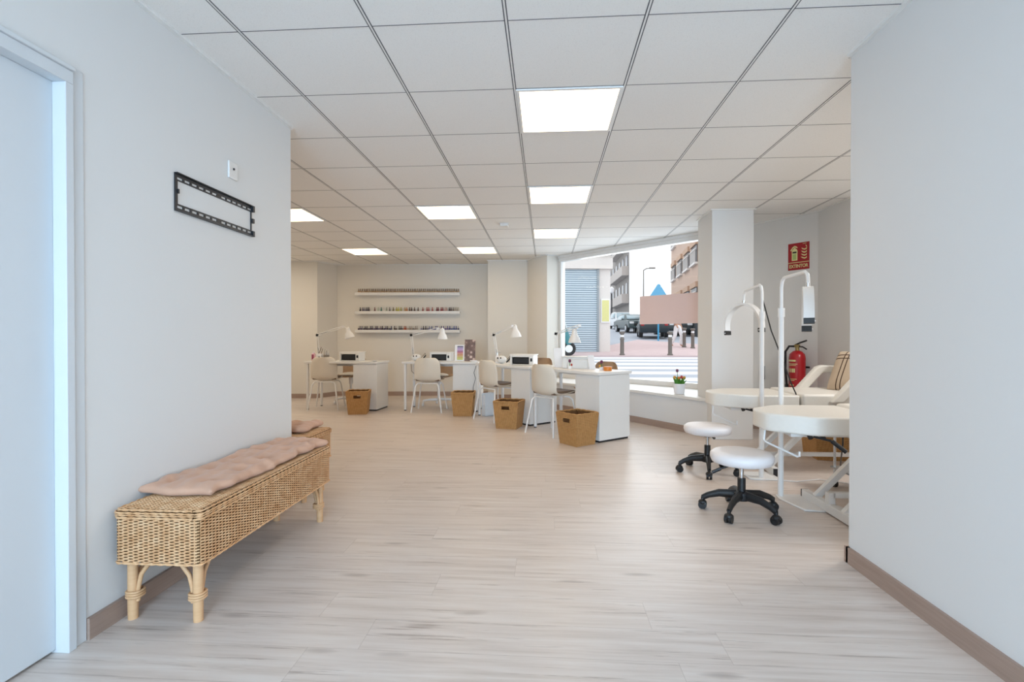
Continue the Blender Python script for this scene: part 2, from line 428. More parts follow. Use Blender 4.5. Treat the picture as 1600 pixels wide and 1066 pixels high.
ou = thing('wall_outlet', 'small white aerial outlet plate on the wall above the black bracket', 'outlet', (XL, 2.58, 1.985))
f = MB(); f.b2(0, .01, -.037, .037, -.045, .045); obj('plate', f, 'metalw', ou, bevel=.003)
f = MB(); f.cyl((.009, 0, .008), (.014, 0, .008), .006); obj('socket', f, 'blackm', ou)

# ------------------------------------------------------------------ wicker benches
def rrect(x0, x1, y0, y1, r, step):
    pts = []
    for (a, b, ang) in ((x1-r, y0+r, -90), (x1-r, y1-r, 0), (x0+r, y1-r, 90), (x0+r, y0+r, 180)):
        pts += [(a+r*math.cos(R(ang+t)), b+r*math.sin(R(ang+t))) for t in (0, 30, 60, 90)]
    pts.append(pts[0]); out = []; rest = 0.
    for p, q in zip(pts, pts[1:]):
        p = Vector(p); q = Vector(q); l = (q-p).length
        if l < 1e-6: continue
        n = Vector(((q-p).y, -(q-p).x)).normalized(); t = rest
        while t < l: out.append((p+(q-p)*t/l, n)); t += step
        rest = t-l
    return out
BW, BL, BZ0, BZ1 = .345, 1.155, .238, .445
wick = NT('wicker_strand'); o_ = wick.obj(); nn = wick.noise(o_, 22., 4, .7); nf = wick.noise(o_, 170., 2)
cc = wick.ramp(nn, [(.28, lin('bd8a5a')), (.5, lin('dfb488')), (.74, lin('f0d3ac'))])
wick.bsdf(wick.mix(wick.math('MULTIPLY', nf, .45), cc, lin('bd8d60')), .55, 0, .35)
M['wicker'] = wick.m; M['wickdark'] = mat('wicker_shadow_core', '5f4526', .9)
def make_bench(label):
    """local x across the seat, y along it, origin at one bottom corner"""
    t = thing('wicker_bench', label, 'bench', group='wicker benches')
    stake = .0205
    core = MB(); core.b2(.008, BW-.008, .008, BL-.008, BZ0+.004, BZ1-.006); body = obj('woven_body', core, 'wickdark', t)
    m = MB(); loop = rrect(.004, BW-.004, .004, BL-.004, .022, stake/3.)
    rows = 30; rh = (BZ1-.035-BZ0)/rows
    for r in range(rows):
        z = BZ0+rh*(r+.5); P = []
        for i, (p, n) in enumerate(loop):
            a = .0042*math.sin(i*PI/3+r*PI)
            q = p+n*a; P.append((q.x, q.y, z+.0004*math.sin(i*.9+r)))
        m.tube(P, rh*.43, 5, closed=True)
    for i, (p, n) in enumerate(loop[::3]):
        m.tube([(p.x, p.y, BZ0), (p.x, p.y, BZ1-.03)], .0017, 4)
    obj('side_weave', m, 'wicker', body, ang=80)
    m = MB(); ny = int((BL-.03)/.0062)
    for k in range(ny):
        y = .015+.0062*(k+.5)
        P = [(.012+stake/3*i, y, BZ1-.003+.0026*math.sin(i*PI/3+k*PI)) for i in range(int((BW-.024)/(stake/3))+1)]
        m.tube(P, .0029, 4)
    top = obj('seat_weave', m, 'wicker', t, ang=80)
    m = MB()
    for z, off, rad in ((BZ1-.031, .002, .0042), (BZ1-.021, .003, .0036), (BZ1-.012, .004, .0040), (BZ1-.003, -.003, .0042), (BZ0+.002, .001, .0045)):
        lp = rrect(-off, BW+off, -off, BL+off, .024, .012)
        for ph in (0, PI):
            P = [(p.x+n.x*.0022*math.cos(i*1.1+ph), p.y+n.y*.0022*math.cos(i*1.1+ph), z+.0024*math.sin(i*1.1+ph)) for i, (p, n) in enumerate(lp)]
            m.tube(P, rad*.62, 5, closed=True)
    obj('braided_rim', m, 'wicker', t, ang=80)
    for lx in (.03, BW-.048):
        for ly in (.055, BL-.045):
            m = MB(); m.tube([(lx, ly, 0), (lx, ly, .06), (lx, ly, BZ0+.01)], [.0175, .0185, .018], 16); lg = obj('leg', m, 'rattan', t)
            m = MB()
            sx = 1 if lx < .1 else -1; sy = 1 if ly < .5 else -1
            for ax, ay in ((sx, 0), (0, sy)):
                q = [(lx+ax*.021, ly+ay*.021, .07), (lx+ax*.022, ly+ay*.022, .12), (lx+ax*.035, ly+ay*.035, .175), (lx+ax*.065, ly+ay*.065, .215), (lx+ax*.10, ly+ay*.10, BZ0+.006)]
                m.tube(q, .0085, 10)
            obj('brace', m, 'rattan', lg)
            m = MB()
            for z in (.088, .098, .108):
                P = []
                for a in range(16):
                    an = 2*PI*a/16; ca, sa = math.cos(an), math.sin(an)
                    P.append((lx+ca*.021+(sx*.011 if ca*sx > .3 else 0), ly+sa*.021+(sy*.011 if sa*sy > .3 else 0), z))
                m.tube(P, .0052, 6, closed=True)
            obj('binding', m, 'rattan', lg)
    return t
def cushion_mesh(w, l, th, seed, tx=2, ty=5):
    rnd = random.Random(seed); ph = [rnd.uniform(0, 6) for _ in range(8)]
    NU, NV = 36, 120
    def f(u, v, side):
        x = (u-.5)*w; y = (v-.5)*l
        e = min(min(u, 1-u)*w, min(v, 1-v)*l)
        k = min(1, e/.055); prof = math.sqrt(max(0, 1-(1-k)**2))
        z = th*.5*prof
        for a in range(tx):
            for b in range(ty):
                tx_, ty_ = (a+.5)/tx, (b+.5)/ty
                dd = math.hypot((u-tx_)*w, (v-ty_)*l)
                z -= th*.42*math.exp(-(dd/.03)**2)*prof
        for b in range(1, ty+0):
            z -= th*.10*math.exp(-((v-b/ty)*l/.02)**2)*prof
        z += .0035*math.sin(16*v*PI+ph[0]+3*u)*prof+.003*math.sin(9*u*PI+ph[1]+14*v)*prof
        # wavy soft outline
        x += (.007*math.sin(v*ty*2*PI+ph[2])+.006*math.sin(v*37+ph[3])+.004*math.sin(v*61))*(2*u-1)
        y += .010*math.sin(u*9+ph[4])*(2*v-1)
        sag = .006*math.sin(v*11+ph[5])*(abs(2*u-1)**3)
        return (x, y, (z if side > 0 else -th*.42*prof)+sag)
    m = MB(); m.grid(lambda u, v: f(u, v, 1), NU, NV); m.grid(lambda u, v: f(u, v, -1), NU, NV)
    return m
def welded(name, mb, m, **kw):
    o = obj(name, mb, m, ang=75, **kw); bm = bmesh.new(); bm.from_mesh(o.data)
    bmesh.ops.remove_doubles(bm, verts=bm.verts, dist=.0004); bmesh.ops.recalc_face_normals(bm, faces=bm.faces); bm.to_mesh(o.data); bm.free(); return o
b1 = make_bench('long wicker bench with rattan legs against the left wall under the black bracket'); b1.location = (-1.642, 1.808, 0)
b2 = dup(b1, 'wicker bench mostly hidden behind the end of the left wall', (-1.555, 3.225, 0), R(90))
cu = welded('bench_cushion', cushion_mesh(.325, 1.03, .052, 3), 'cushion', loc=(-1.492, 2.455, BZ1+.026)); cu.rotation_euler = (0, 0, R(-1.5))
tag(cu, 'long tufted blush pink cushion on the wicker bench by the left wall', 'cushion', 'blush bench cushions')
cu2 = welded('bench_cushion', cushion_mesh(.29, 1.02, .055, 9), 'cushion', loc=(-2.13, 3.42, BZ1+.028)); cu2.rotation_euler = (0, 0, R(92))
tag(cu2, 'blush cushion end poking out past the end of the left wall', 'cushion', 'blush bench cushions')

# ------------------------------------------------------------------ manicure desks
DL, DD, DH = 1.13, .48, .735
def make_desk(label):
    t = thing('manicure_desk', label, 'desk', group='white manicure desks')
    m = MB(); m.b2(-.02, DL+.012, -.012, DD+.01, DH-.032, DH); obj('tabletop', m, 'white', t, bevel=.004)
    for y in (.03, DD-.04):
        m = MB(); m.cyl((.02, y, .012), (.02, y, DH-.03), .021); lg = obj('leg', m, 'metalw', t)
        m = MB(); m.cyl((.02, y, 0), (.02, y, .014), .017); obj('foot', m, 'blackm', lg)
    m = MB(); m.b2(DL-.37, DL, 0.01, DD-.02, .02, DH-.034); cab = obj('cabinet', m, 'white', t, bevel=.003)
    m = MB(); m.b2(DL-.362, DL-.008, .02, DD-.03, 0, .022); obj('plinth', m, 'blackm', cab)
    for k in range(3):
        m = MB(); m.b2(DL-.362, DL-.008, DD-.02, DD-.002, .03+.222*k, .245+.222*k); dr = obj('drawer', m, 'white', t, bevel=.002)
        m = MB(); m.b2(DL-.24, DL-.13, DD-.002, DD+.01, .21+.222*k, .218+.222*k); obj('handle', m, 'chrome', dr)
    m = MB(); m.b2(.03, DL-.37, DD-.06, DD-.045, DH-.09, DH-.032); obj('crossbar', m, 'metalw', t)
    return t
D = [((-3.64, 7.42, 0), R(-4)), ((-2.13, 7.42, 0), R(-4)), ((-.968, 7.048, 0), R(-47.5)), ((-.162, 6.150, 0), R(-51))]
DLAB = ['white manicure desk farthest left, below the left end of the polish shelves',
        'white manicure desk carrying the colour chart and the dark floral picture',
        'white manicure desk angled between the square back pillar and the large front desk',
        'white manicure desk nearest the camera, in front of the shop window']
d0 = make_desk(DLAB[0]); d0.location = D[0][0]; d0.rotation_euler.z = D[0][1]; desks = [d0]
for i in range(1, 4): desks.append(dup(d0, DLAB[i], D[i][0], D[i][1]))
def onD(i, x, y, z=0.):
    (a, b, c), r = D[i]; return (a+x*math.cos(r)-y*math.sin(r), b+x*math.sin(r)+y*math.cos(r), c+z)

# ------------------------------------------------------------------ chairs
def shell_mb(w=.225, top=.80, sh=.44, lean=.06):
    prof = [(.225, sh+.000), (.215, sh+.018), (.12, sh+.010), (0., sh-.004), (-.11, sh+.002), (-.17, sh+.03), (-.198, sh+.085), (-.208, sh+.16), (-.216, sh+.24), (-.226, top-.06), (-.232, top-.012), (-.234, top)]
    wd = [.155, .185, .215, .222, .212, .200, .196, .200, .197, .182, .152, .105]
    n = len(prof); m = MB(); NU = 12
    def f(u, v):
        k = v*(n-1); i = min(int(k), n-2); a = k-i
        y = prof[i][0]*(1-a)+prof[i+1][0]*a; z = prof[i][1]*(1-a)+prof[i+1][1]*a
        hw = (wd[i]*(1-a)+wd[i+1]*a)*w/.225; s = 2*u-1
        back = max(0, min(1, (k-3.5)/3.))
        rise = .035*abs(s)**2.2*(1-back); fwd = .075*abs(s)**2.0*back
        return (s*hw, y+fwd, z+rise)
    m.grid(f, NU, n-1); return m
def make_client_chair(label):
    t = thing('shell_chair', label, 'chair', group='cream shell chairs')
    obj('shell', shell_mb(), 'cream', t, solid=.010, subd=2, ang=180)
    m = MB(); m.box((0, .03, .476), (.35, .34, .04)); obj('seat_pad', m, 'brown', t, bevel=.013, seg=3)
    for sx in (-1, 1):
        for sy in (-1, 1):
            m = MB(); m.tube([(sx*.10, sy*.10, .424), (sx*.145, sy*.135, .418), (sx*.168, sy*.158, .385), (sx*.225, sy*.215, .0)], [.010, .011, .011, .010], 10); obj('leg', m, 'metalw', t)
    for sy in (-1, 1):
        m = MB(); m.tube([(-.145, sy*.135, .42), (.145, sy*.135, .42)], .008, 8); obj('seat_rail', m, 'metalw', t)
    return t
chairs = [((-3.375, 7.575, 0), R(8), 'cream shell chair in front of the farthest left manicure desk'),
          ((-1.735, 7.435, 0), R(0), 'cream shell chair with its back to us at the colour chart desk'),
          ((-.66, 6.72, 0), R(-46), 'cream shell chair at the angled desk by the square back pillar'),
          ((.075, 5.80, 0), R(-45), 'cream shell chair at the desk nearest the camera')]
c0 = make_client_chair(chairs[0][2]); c0.location = chairs[0][0]; c0.rotation_euler.z = chairs[0][1]
for l, r, lb in chairs[1:]: dup(c0, lb, l, r)
def make_tech_chair(label):
    t = thing('technician_chair', label, 'chair', group='tan technician chairs')
    obj('shell', shell_mb(.235, .80, .45), 'tan', t, solid=.012, subd=2, ang=180)
    m = MB(); m.ell((0, .03, .492), (.165, .165, .035), 22, 10); obj('seat_cushion', m, 'fluffy', t)
    m = MB(); m.cyl((0, 0, .09), (0, 0, .40), .022); m.cyl((0, 0, .34), (0, 0, .44), .035); obj('column', m, 'metalw', t)
    bs = MB()
    for k in range(4):
        a = PI/2*k+.4; bs.tube([(0, 0, .10), (.14*math.cos(a), .14*math.sin(a), .10), (.25*math.cos(a), .25*math.sin(a), .085)], [.026, .020, .014], 10)
    base = obj('star_base', bs, 'metalw', t)
    for k in range(4):
        a = PI/2*k+.4; x, y = .25*math.cos(a), .25*math.sin(a)
        m = MB(); m.cyl((x-.012, y, .028), (x+.012, y, .028), .028); m.cyl((x, y, .05), (x, y, .09), .008); obj('caster', m, 'metalw', base)
    return t
tc = [((-3.21, 8.12, 0), R(176), 'tan swivel chair behind the farthest left manicure desk'),
      ((-1.72, 8.02, 0), R(176), 'tan swivel chair behind the colour chart desk'),
      ((-.148, 7.19, 0), R(132), 'tan swivel chair behind the angled desk beside the square back pillar'),
      ((.62, 6.16, 0), R(129), 'tan swivel chair behind the front desk, its back against the shop window view')]
t0 = make_tech_chair(tc[0][2]); t0.location = tc[0][0]; t0.rotation_euler.z = tc[0][1]
for l, r, lb in tc[1:]: dup(t0, lb, l, r)

# ------------------------------------------------------------------ baskets
def make_basket(name, label, top, bot, h, holes=True, group='woven waste baskets'):
    t = thing(name, label, 'basket', group=group); m = MB(); i_ = MB()
    def wall(mm, k, off, hole, z0):
        E = Matrix.Rotation(PI/2*k, 3, 'Z'); us = [-1, -.33, .33, 1]; vs = [0., .70, .86, 1]
        def P(u, v):
            hw = (bot+(top-bot)*v)/2-off; return E @ Vector((u*hw, hw, z0+(h-z0)*v))
        pts = [P(u, v) for v in vs for u in us]
        mm.add(pts, [(j*4+a, j*4+a+1, j*4+a+5, j*4+a+4) for j in range(3) for a in range(3) if not (hole and j == 1 and a == 1)])
    for k in range(4): wall(m, k, 0, holes and k % 2 == 0, 0.); wall(i_, k, .010, holes and k % 2 == 0, .008)
    b = bot/2; m.quad((-b, -b, 0), (b, -b, 0), (b, b, 0), (-b, b, 0)); b -= .01; i_.quad((-b, -b, .008), (b, -b, .008), (b, b, .008), (-b, b, .008))
    obj('woven_wall', m, 'basket', t); obj('lining', i_, 'basketin', t)
    r = MB(); a = top/2-.005
    for k, rad in ((0, .010), (.013, .006)):
        lp = [(p.x, p.y, h-k+.002*math.sin(i*1.6)) for i, (p, n) in enumerate(rrect(-a, a, -a, a, .012, .02))]; r.tube(lp, rad, 7, closed=True)
    obj('rim', r, 'basket', t)
    if holes:
        g = MB()
        for k in (0, 2):
            E = Matrix.Rotation(PI/2*k, 3, 'Z'); lp = []
            for u, v in ((-.33, .70), (.33, .70), (.33, .86), (-.33, .86)):
                hw = (bot+(top-bot)*v)/2; lp.append(E @ Vector((u*hw, hw, h*v)))
            g.tube(lp, .006, 6, closed=True)
        obj('handle_opening', g, 'basket', t)
    return t
bk = [((-2.70, 7.12, 0), R(12), 'woven basket in front of the farthest left manicure desk'),
      ((-1.16, 7.06, 0), R(92), 'woven basket in front of the colour chart desk'),
      ((-.445, 6.14, 0), R(-14), 'woven basket with handle slot in front of the angled desk by the pillar'),
      ((.325, 5.24, 0), R(130), 'woven basket closest to the camera, in front of the front desk')]
k0 = make_basket('waste_basket', bk[0][2], .315, .255, .325); k0.location = bk[0][0]; k0.rotation_euler.z = bk[0][1]
for l, r, lb in bk[1:]: dup(k0, lb, l, r)
kb = make_basket('storage_basket', 'large woven basket on the floor under the treatment beds', .40, .36, .27, False, None)
kb.location = (2.63, 4.83, 0); kb.rotation_euler.z = R(-8)

# ------------------------------------------------------------------ desk lamps
def desk_lamp(label, base, elbow, neck, head, tilt):
    b, e, n, hd = map(Vector, (base, elbow, neck, head))
    t = thing('desk_lamp', label, 'lamp', base, group='white arm lamps on the desks')
    e -= b; n -= b; hd -= b
    m = MB(); m.cyl((0, 0, 0), (0, 0, .05), .016); m.box((0, 0, -.002), (.05, .06, .012)); m.box((0, 0, .055), (.03, .03, .025)); obj('clamp', m, 'metalw', t)
    def arm(p, q):
        m = MB(); dd = (q-p).normalized(); s = dd.cross(Vector((0, 1, 0)))
        if s.length < .2: s = dd.cross(Vector((1, 0, 0)))
        s = s.normalized()*.013
        m.tube([p+s, q+s], .0055, 8); m.tube([p-s, q-s], .0055, 8)
        for a in (p, q): m.box(a, (.036, .02, .036))
        o = obj('arm', m, 'metalw', t)
        sp = MB(); a0 = p+(q-p)*.08; a1 = p+(q-p)*.42; N = 60; ex = dd.orthogonal().normalized(); ey = dd.cross(ex)
        sp.tube([a0+(a1-a0)*(i/N)+(ex*math.cos(i*1.3)+ey*math.sin(i*1.3))*.006 for i in range(N+1)], .002, 5); obj('spring', sp, 'chrome', o)
    arm(Vector((0, 0, .06)), e); arm(e, n)
    m = MB(); m.tube([n, hd+Vector((0, 0, .05))], .008, 8); m.ell(hd+Vector((0, 0, .055)), (.02, .02, .024)); obj('joint', m, 'metalw', t)
    m = MB(); m.at(tuple(hd), (0, tilt, 0)); m.lathe([(.018, .06), (.03, .055), (.034, .015), (.042, -.005), (.062, -.04), (.076, -.085), (.080, -.10), (.077, -.10), (.072, -.08), (.055, -.035), (.03, .0)], n=28)
    sh = obj('shade', m, 'metalw', t)
    m = MB(); m.ell(hd+Vector((.03*math.sin(-tilt), 0, -.05)), (.028, .028, .035)); obj('bulb', m, 'paper', sh)
    return t
desk_lamp('white arm lamp clamped to the farthest left desk, left of the polish shelves', onD(0, .0, .40, DH+.005), (-3.66, 7.86, 1.135), (-3.18, 7.72, 1.265), (-3.09, 7.72, 1.185), -.25)
desk_lamp('white arm lamp reaching in front of the lowest polish shelf', onD(1, .02, .40, DH+.005), (-2.11, 7.80, 1.135), (-1.66, 7.66, 1.235), (-1.585, 7.66, 1.17), 0.)
desk_lamp('white arm lamp in front of the square back pillar', onD(2, .0, .36, DH+.005), (-.745, 7.22, 1.135), (-.46, 7.0, 1.255), (-.425, 7.0, 1.20), -.1)
desk_lamp('white arm lamp on the desk nearest the camera, reaching across the window edge', onD(3, .02, .38, DH+.005), (.13, 6.50, 1.145), (.42, 6.3, 1.245), (.36, 6.36, 1.13), 0.)

# ------------------------------------------------------------------ things on the desks
def nail_lamp(label, pos, rz):
    t = thing('nail_lamp', label, 'nail lamp', pos, rz, 'white nail curing lamps')
    m = MB(); m.b2(-.16, -.135, -.11, .11, 0, .13); m.b2(.10, .16, -.11, .11, 0, .13); m.b2(-.135, .10, -.11, .11, .105, .13); m.b2(-.135, .10, .09, .11, 0, .105); m.b2(-.135, .10, -.11, .09, 0, .012)
    obj('housing', m, 'white', t, bevel=.008)
    m = MB(); m.b2(-.135, .10, -.095, .09, .012, .105); obj('curing_chamber', m, 'black', t, bevel=.02)
    m = MB(); m.b2(.118, .145, -.114, -.108, .05, .09); obj('display', m, 'blackm', t)
    m = MB(); m.b2(-.17, .17, -.10, .12, .128, .142); obj('top_cover', m, 'white', t, bevel=.006); return t
n0 = nail_lamp('white nail curing lamp with dark opening on the farthest left desk', onD(0, .63, .26, DH), D[0][1])
dup(n0, 'white nail curing lamp beside the chair at the colour chart desk', onD(1, .52, .27, DH), D[1][1])
dup(n0, 'white nail curing lamp on the angled desk in front of the square back pillar', onD(2, .72, .26, DH), R(-14))
dup(n0, 'pale nail curing lamp on the desk nearest the camera, before the window', onD(3, .45, .33, DH), R(165))
def drill(label, pos, rz):
    t = thing('nail_drill', label, 'nail drill', pos, rz, 'white nail drills')
    m = MB(); m.ell((0, 0, .055), (.075, .06, .055), 20, 12); obj('control_unit', m, 'white', t)
    m = MB()
    for x in (-.03, .015): m.cyl((x, -.05, .075), (x, -.06, .08), .010)
    obj('knob', m, 'black', t)
    m = MB(); m.tube([(.08, 0, .02), (.12, -.02, .05), (.15, -.01, .09)], .010, 10); obj('handpiece', m, 'blackm', t)
    m = MB(); m.tube([(.07, .02, .05), (.10, .05, .09), (.13, .03, .12), (.15, -.01, .09)], .003, 6); obj('cord', m, 'blackm', t); return t
drill('white rounded nail drill unit at the foot of the lamp on the colour chart desk', onD(1, .13, .22, DH), 0.)
drill('white nail drill beside the lamp foot on the angled desk', onD(2, .28, .22, DH), R(-20))
pb = thing('lotion_bottle', 'pink and white lotion bottle at the left end of the farthest left desk', 'bottle', onD(0, .02, .2, DH))
m = MB(); m.lathe([(.028, 0), (.03, .01), (.03, .10), (.022, .115), (.012, .12)]); obj('bottle_body', m, mat('pale_pink', 'd7a9b4', .4), pb)
m = MB(); m.box((0, -.029, .06), (.03, .006, .07)); obj('sticker', m, mat('magenta', '97425f', .5), pb)
m = MB(); m.cyl((0, 0, .12), (0, 0, .14), .013); obj('cap', m, 'paper', pb)
hol = thing('tool_holder', 'white tool holder with brushes and clips on the farthest left desk', 'tool holder', onD(0, .11, .22, DH))
m = MB(); m.box((0, 0, .055), (.08, .06, .11)); obj('box_body', m, 'paper', hol, bevel=.006)
m = MB(); m.box((.005, -.031, .045), (.02, .004, .04)); obj('label_panel', m, 'black', hol)
for k, (x, a) in enumerate(((-.02, .05), (.02, .03))):
    m = MB(); m.tube([(x, 0, .09), (x+a, 0, .19+.02*(k == 0))], .004, 6); obj('brush', m, 'brown', hol)
pot = thing('tool_cup', 'grey metal cup with wire loop tools on the farthest left desk', 'cup', onD(0, .22, .22, DH))
m = MB(); m.lathe([(.04, 0), (.045, .09), (.043, .09), (.038, .004), (.0001, .004)]); obj('cup_body', m, mat('grey_metal', '8b857c', .4, .3), pot)
for x in (-.015, .02):
    m = MB(); m.tube([(x-.012, 0, .03), (x-.016, 0, .15), (x, 0, .175), (x+.016, 0, .15), (x+.012, 0, .03)], .004, 6); obj('loop_tool', m, 'chrome', pot)
ds = tag(obj('small_dish', MB().lathe([(.025, 0), (.055, .014), (.052, .014), (.02, .004), (.0001, .004)]), 'paper', loc=onD(0, 1.04, .15, DH)), 'small white dish near the right end of the farthest left desk', 'dish')
tag(obj('small_dish', MB().lathe([(.045, 0), (.06, .02), (.056, .02), (.03, .006), (.0001, .006)]), 'paper', loc=onD(1, 1.05, .12, DH)), 'small white dish at the corner of the desk below the floral picture', 'dish')
# jars and little tools on desk two
for k, (x, c, lb) in enumerate(((.30, 'black', 'small dark jar left of the chair back on the colour chart desk'), (.355, 'paper', 'small white jar left of the chair back on the colour chart desk'))):
    t = thing('cream_jar', lb, 'jar', onD(1, x, .2, DH)); m = MB(); m.lathe([(.02, 0), (.022, .03), (.02, .04)]); obj('jar_body', m, c, t)
    m = MB(); m.lathe([(.021, .04), (.021, .052), (.0001, .053)]); obj('lid', m, 'chrome', t)
# colour chart
ch = thing('colour_chart', 'white upright nail colour chart with bands of purple, red, orange and yellow', 'colour chart', onD(1, .80, .24, DH), R(-2))
m = MB(); m.box((0, .02, .125), (.145, .014, .25), rot=(R(-8), 0, 0)); m.box((0, .05, .01), (.145, .09, .02)); obj('board', m, 'paper', ch, bevel=.003)
for k, c in enumerate(('6d6a83', 'a08bb8', 'b79ac4', '9c5a85', 'c0686a', 'c98a5c', 'c79a55', 'b9b45a', 'b4bd4e')):
    m = MB(); z = .222-.0235*k; m.box((.012, .0115+.0+(z-.125)*.14, z), (.092, .004, .019), rot=(R(-8), 0, 0)); obj('colour_band', m, mat('band_'+c, c, .4), ch)
# floral picture
pi = thing('floral_picture', 'dark brown picture of pale flowers standing on the desk beside the colour chart', 'picture', onD(1, .955, .30, DH), R(-2))
t = NT('floral_print'); vo = t.n('ShaderNodeTexVoronoi', i_Scale=17.); t.t.links.new(t.obj(), vo.inputs['Vector']); nz = t.noise(t.obj(), 26., 4, .7)
c = t.ramp(vo.outputs['Distance'], [(0, lin('f0dfd6')), (.30, lin('d9bfb1')), (.42, lin('8a6d62')), (1, lin('4e3b35'))])
t.bsdf(t.mix(t.math('MULTIPLY', nz, .45), c, lin('5f4a41')), .4)
m = MB(); m.box((0, 0, .165), (.165, .014, .33), rot=(R(-5), 0, 0)); obj('print', m, t.m, pi)
m = MB(); m.tube([(0, .012, .2), (0, .09, .005)], .006, 6); obj('easel_strut', m, 'blackm', pi)
# desk three: tall pump bottle etc
pu = thing('pump_bottle', 'clear white pump bottle beside the lamp foot on the angled desk', 'bottle', onD(2, .16, .24, DH))
m = MB(); m.lathe([(.03, 0), (.032, .08), (.024, .1), (.01, .108), (.01, .12)]); obj('bottle_body', m, 'paper', pu)
m = MB(); m.cyl((0, 0, .12), (0, 0, .15), .005); m.tube([(0, 0, .15), (.03, 0, .152), (.042, 0, .142)], .005, 6); obj('pump', m, 'chrome', pu)
fo = thing('magazine_file', 'white and pale blue magazine file on the floor beside the angled desk leg', 'magazine file', (-.80, 7.03, 0), R(-47))
m = MB(); m.b2(-.04, .04, -.09, .09, 0, .012); m.b2(-.04, -.034, -.09, .09, 0, .32); m.b2(.034, .04, -.09, .09, 0, .32); m.b2(-.04, .04, .084, .09, 0, .32); m.b2(-.04, .04, -.09, -.084, 0, .14); obj('file_box', m, mat('pale_blue_card', 'd5dade', .6), fo)
for k in range(3):
    m = MB(); m.b2(-.03+.02*k, -.018+.02*k, -.08, .08, .013, .29); obj('booklet', m, 'paper', fo)
cb = MB(); p0 = onD(2, .0, -.015, DH-.04); cb.tube([(p0[0], p0[1], p0[2]), (p0[0]-.03, p0[1], .6), (p0[0]-.005, p0[1]-.01, .52), (p0[0]-.04, p0[1], .40), (p0[0]-.045, p0[1]+.02, .2), (p0[0]-.05, p0[1]+.15, .01)], .004, 6)
tag(obj('lamp_cable', cb, 'blackm'), 'thin dark cable hanging down beside the angled desk leg', 'cable')
cb = MB(); q = onD(1, 0, .2, DH-.04); cb.tube([(q[0]+.05, q[1], q[2]), (q[0]+.06, q[1], .58), (q[0]+.12, q[1], .52), (q[0]+.22, q[1]-.02, .54), (q[0]+.26, q[1]+.1, .66)], .004, 6)
tag(obj('lamp_cable', cb, 'blackm'), 'dark cable looped under the left end of the colour chart desk', 'cable')
# desk four
def stand_sign(label, x, y, w, hh, rz):
    t = thing('acrylic_stand', label, 'sign holder', onD(3, x, y, DH), rz)
    m = MB(); m.box((0, 0, hh/2), (w, .006, hh), rot=(R(-12), 0, 0)); obj('card_panel', m, 'paper', t); m = MB(); m.box((0, .03, .004), (w, .09, .008)); obj('base', m, 'paper', t); return t
stand_sign('white card stand leaning beside the lamp arm on the front desk', .20, .24, .11, .235, R(25))
stand_sign('white card stand left of the tan chair back on the front desk', .67, .34, .10, .16, R(40))
def tulip(mb, gm, x, y, z0, h, s, lean=(0, 0)):
    X, Y = x+lean[0], y+lean[1]
    gm.tube([(x, y, z0), ((x+X)/2+lean[0]*.2, (y+Y)/2, z0+h*.55), (X, Y, z0+h)], .0035, 6)
    for k in range(5):
        a = 2*PI*k/5; mb.ell((X+math.cos(a)*s*.42, Y+math.sin(a)*s*.42, z0+h+s*.75), (s*.55, s*.55, s*1.15), 8, 6)
purple = mat('tulip_purple', '6b2f52', .5); redm = mat('tulip_red', 'b03a2c', .5); yel = mat('tulip_yellow', 'd09a3a', .5); orange = mat('orange_plastic', 'd27e2c', .4)
for lb, x, y, sp in (('tiny purple flower ornament in a white holder on the left of the front desk', .50, .16, 1), ('tiny purple flower ornament beside the orange box on the front desk', .90, .27, 0)):
    t = thing('flower_ornament', lb, 'ornament', onD(3, x, y, DH)); m = MB(); m.lathe([(.022, 0), (.026, .035), (.02, .035), (.0001, .03)]); obj('holder', m, 'paper', t)
    f = MB(); g = MB(); tulip(f, g, 0, 0, .03, .05, .017); obj('flower', f, purple, t); obj('stem', g, 'green', t)
    f = MB(); tulip(f, MB(), .02 if sp else -.02, -.01, .03, .008, .012); obj('flower', f, redm if sp else yel, t)
ob = thing('orange_box', 'small orange round tin at the back edge of the front desk', 'tin', onD(3, .985, .28, DH)); m = MB(); m.lathe([(.042, 0), (.045, .006), (.045, .030)]); obj('tin_body', m, orange, ob)
m = MB(); m.lathe([(.047, .030), (.047, .042), (.043, .045), (.0001, .045)]); obj('lid', m, orange, ob)

# ------------------------------------------------------------------ polish shelves and bottles
SA = math.atan2(.16, 2.9)
def onS(x, off, z):           # along the back wall
    y = 9.28+(x+3.93)*.0552; return (x+off*math.sin(SA), y-off*math.cos(SA), z)
shz = [1.925, 1.578, 1.228]; SX0, SX1 = -3.56, -1.60
s0 = None
for z, nm in zip(shz, ('topmost', 'middle', 'lowest')):
    lb = f'{nm} long white polish shelf on the back wall'
    if s0 is None:
        s0 = thing('wall_shelf', lb, 'shelf', onS((SX0+SX1)/2, 0, z), SA, 'white polish shelves on the back wall')
        w = (SX1-SX0)/2
        m = MB(); m.b2(-w, w, -.11, -.0, -.022, 0); obj('shelf_board', m, 'white', s0, bevel=.002)
        m = MB(); m.b2(-w, w, -.122, -.11, -.042, .012); obj('front_lip', m, 'white', s0, bevel=.002)
        m = MB(); m.b2(-w, w, -.012, 0, -.05, -.022); obj('wall_batten', m, 'white', s0)
    else: dup(s0, lb, onS((SX0+SX1)/2, 0, z))
def bottle_meshes():
    b = MB(); b.lathe([(.0155, 0), (.0175, .003), (.0175, .030), (.0135, .040), (.008, .043), (.008, .047)], n=10)
    c = MB(); c.lathe([(.0098, .042), (.0088, .068), (.0068, .084), (.0001, .085)], n=10); return b, c
BB, BC = bottle_meshes()
def px2x(p): return SX0+(p-122)/(1494-122)*(SX1-SX0)
bproto = {}
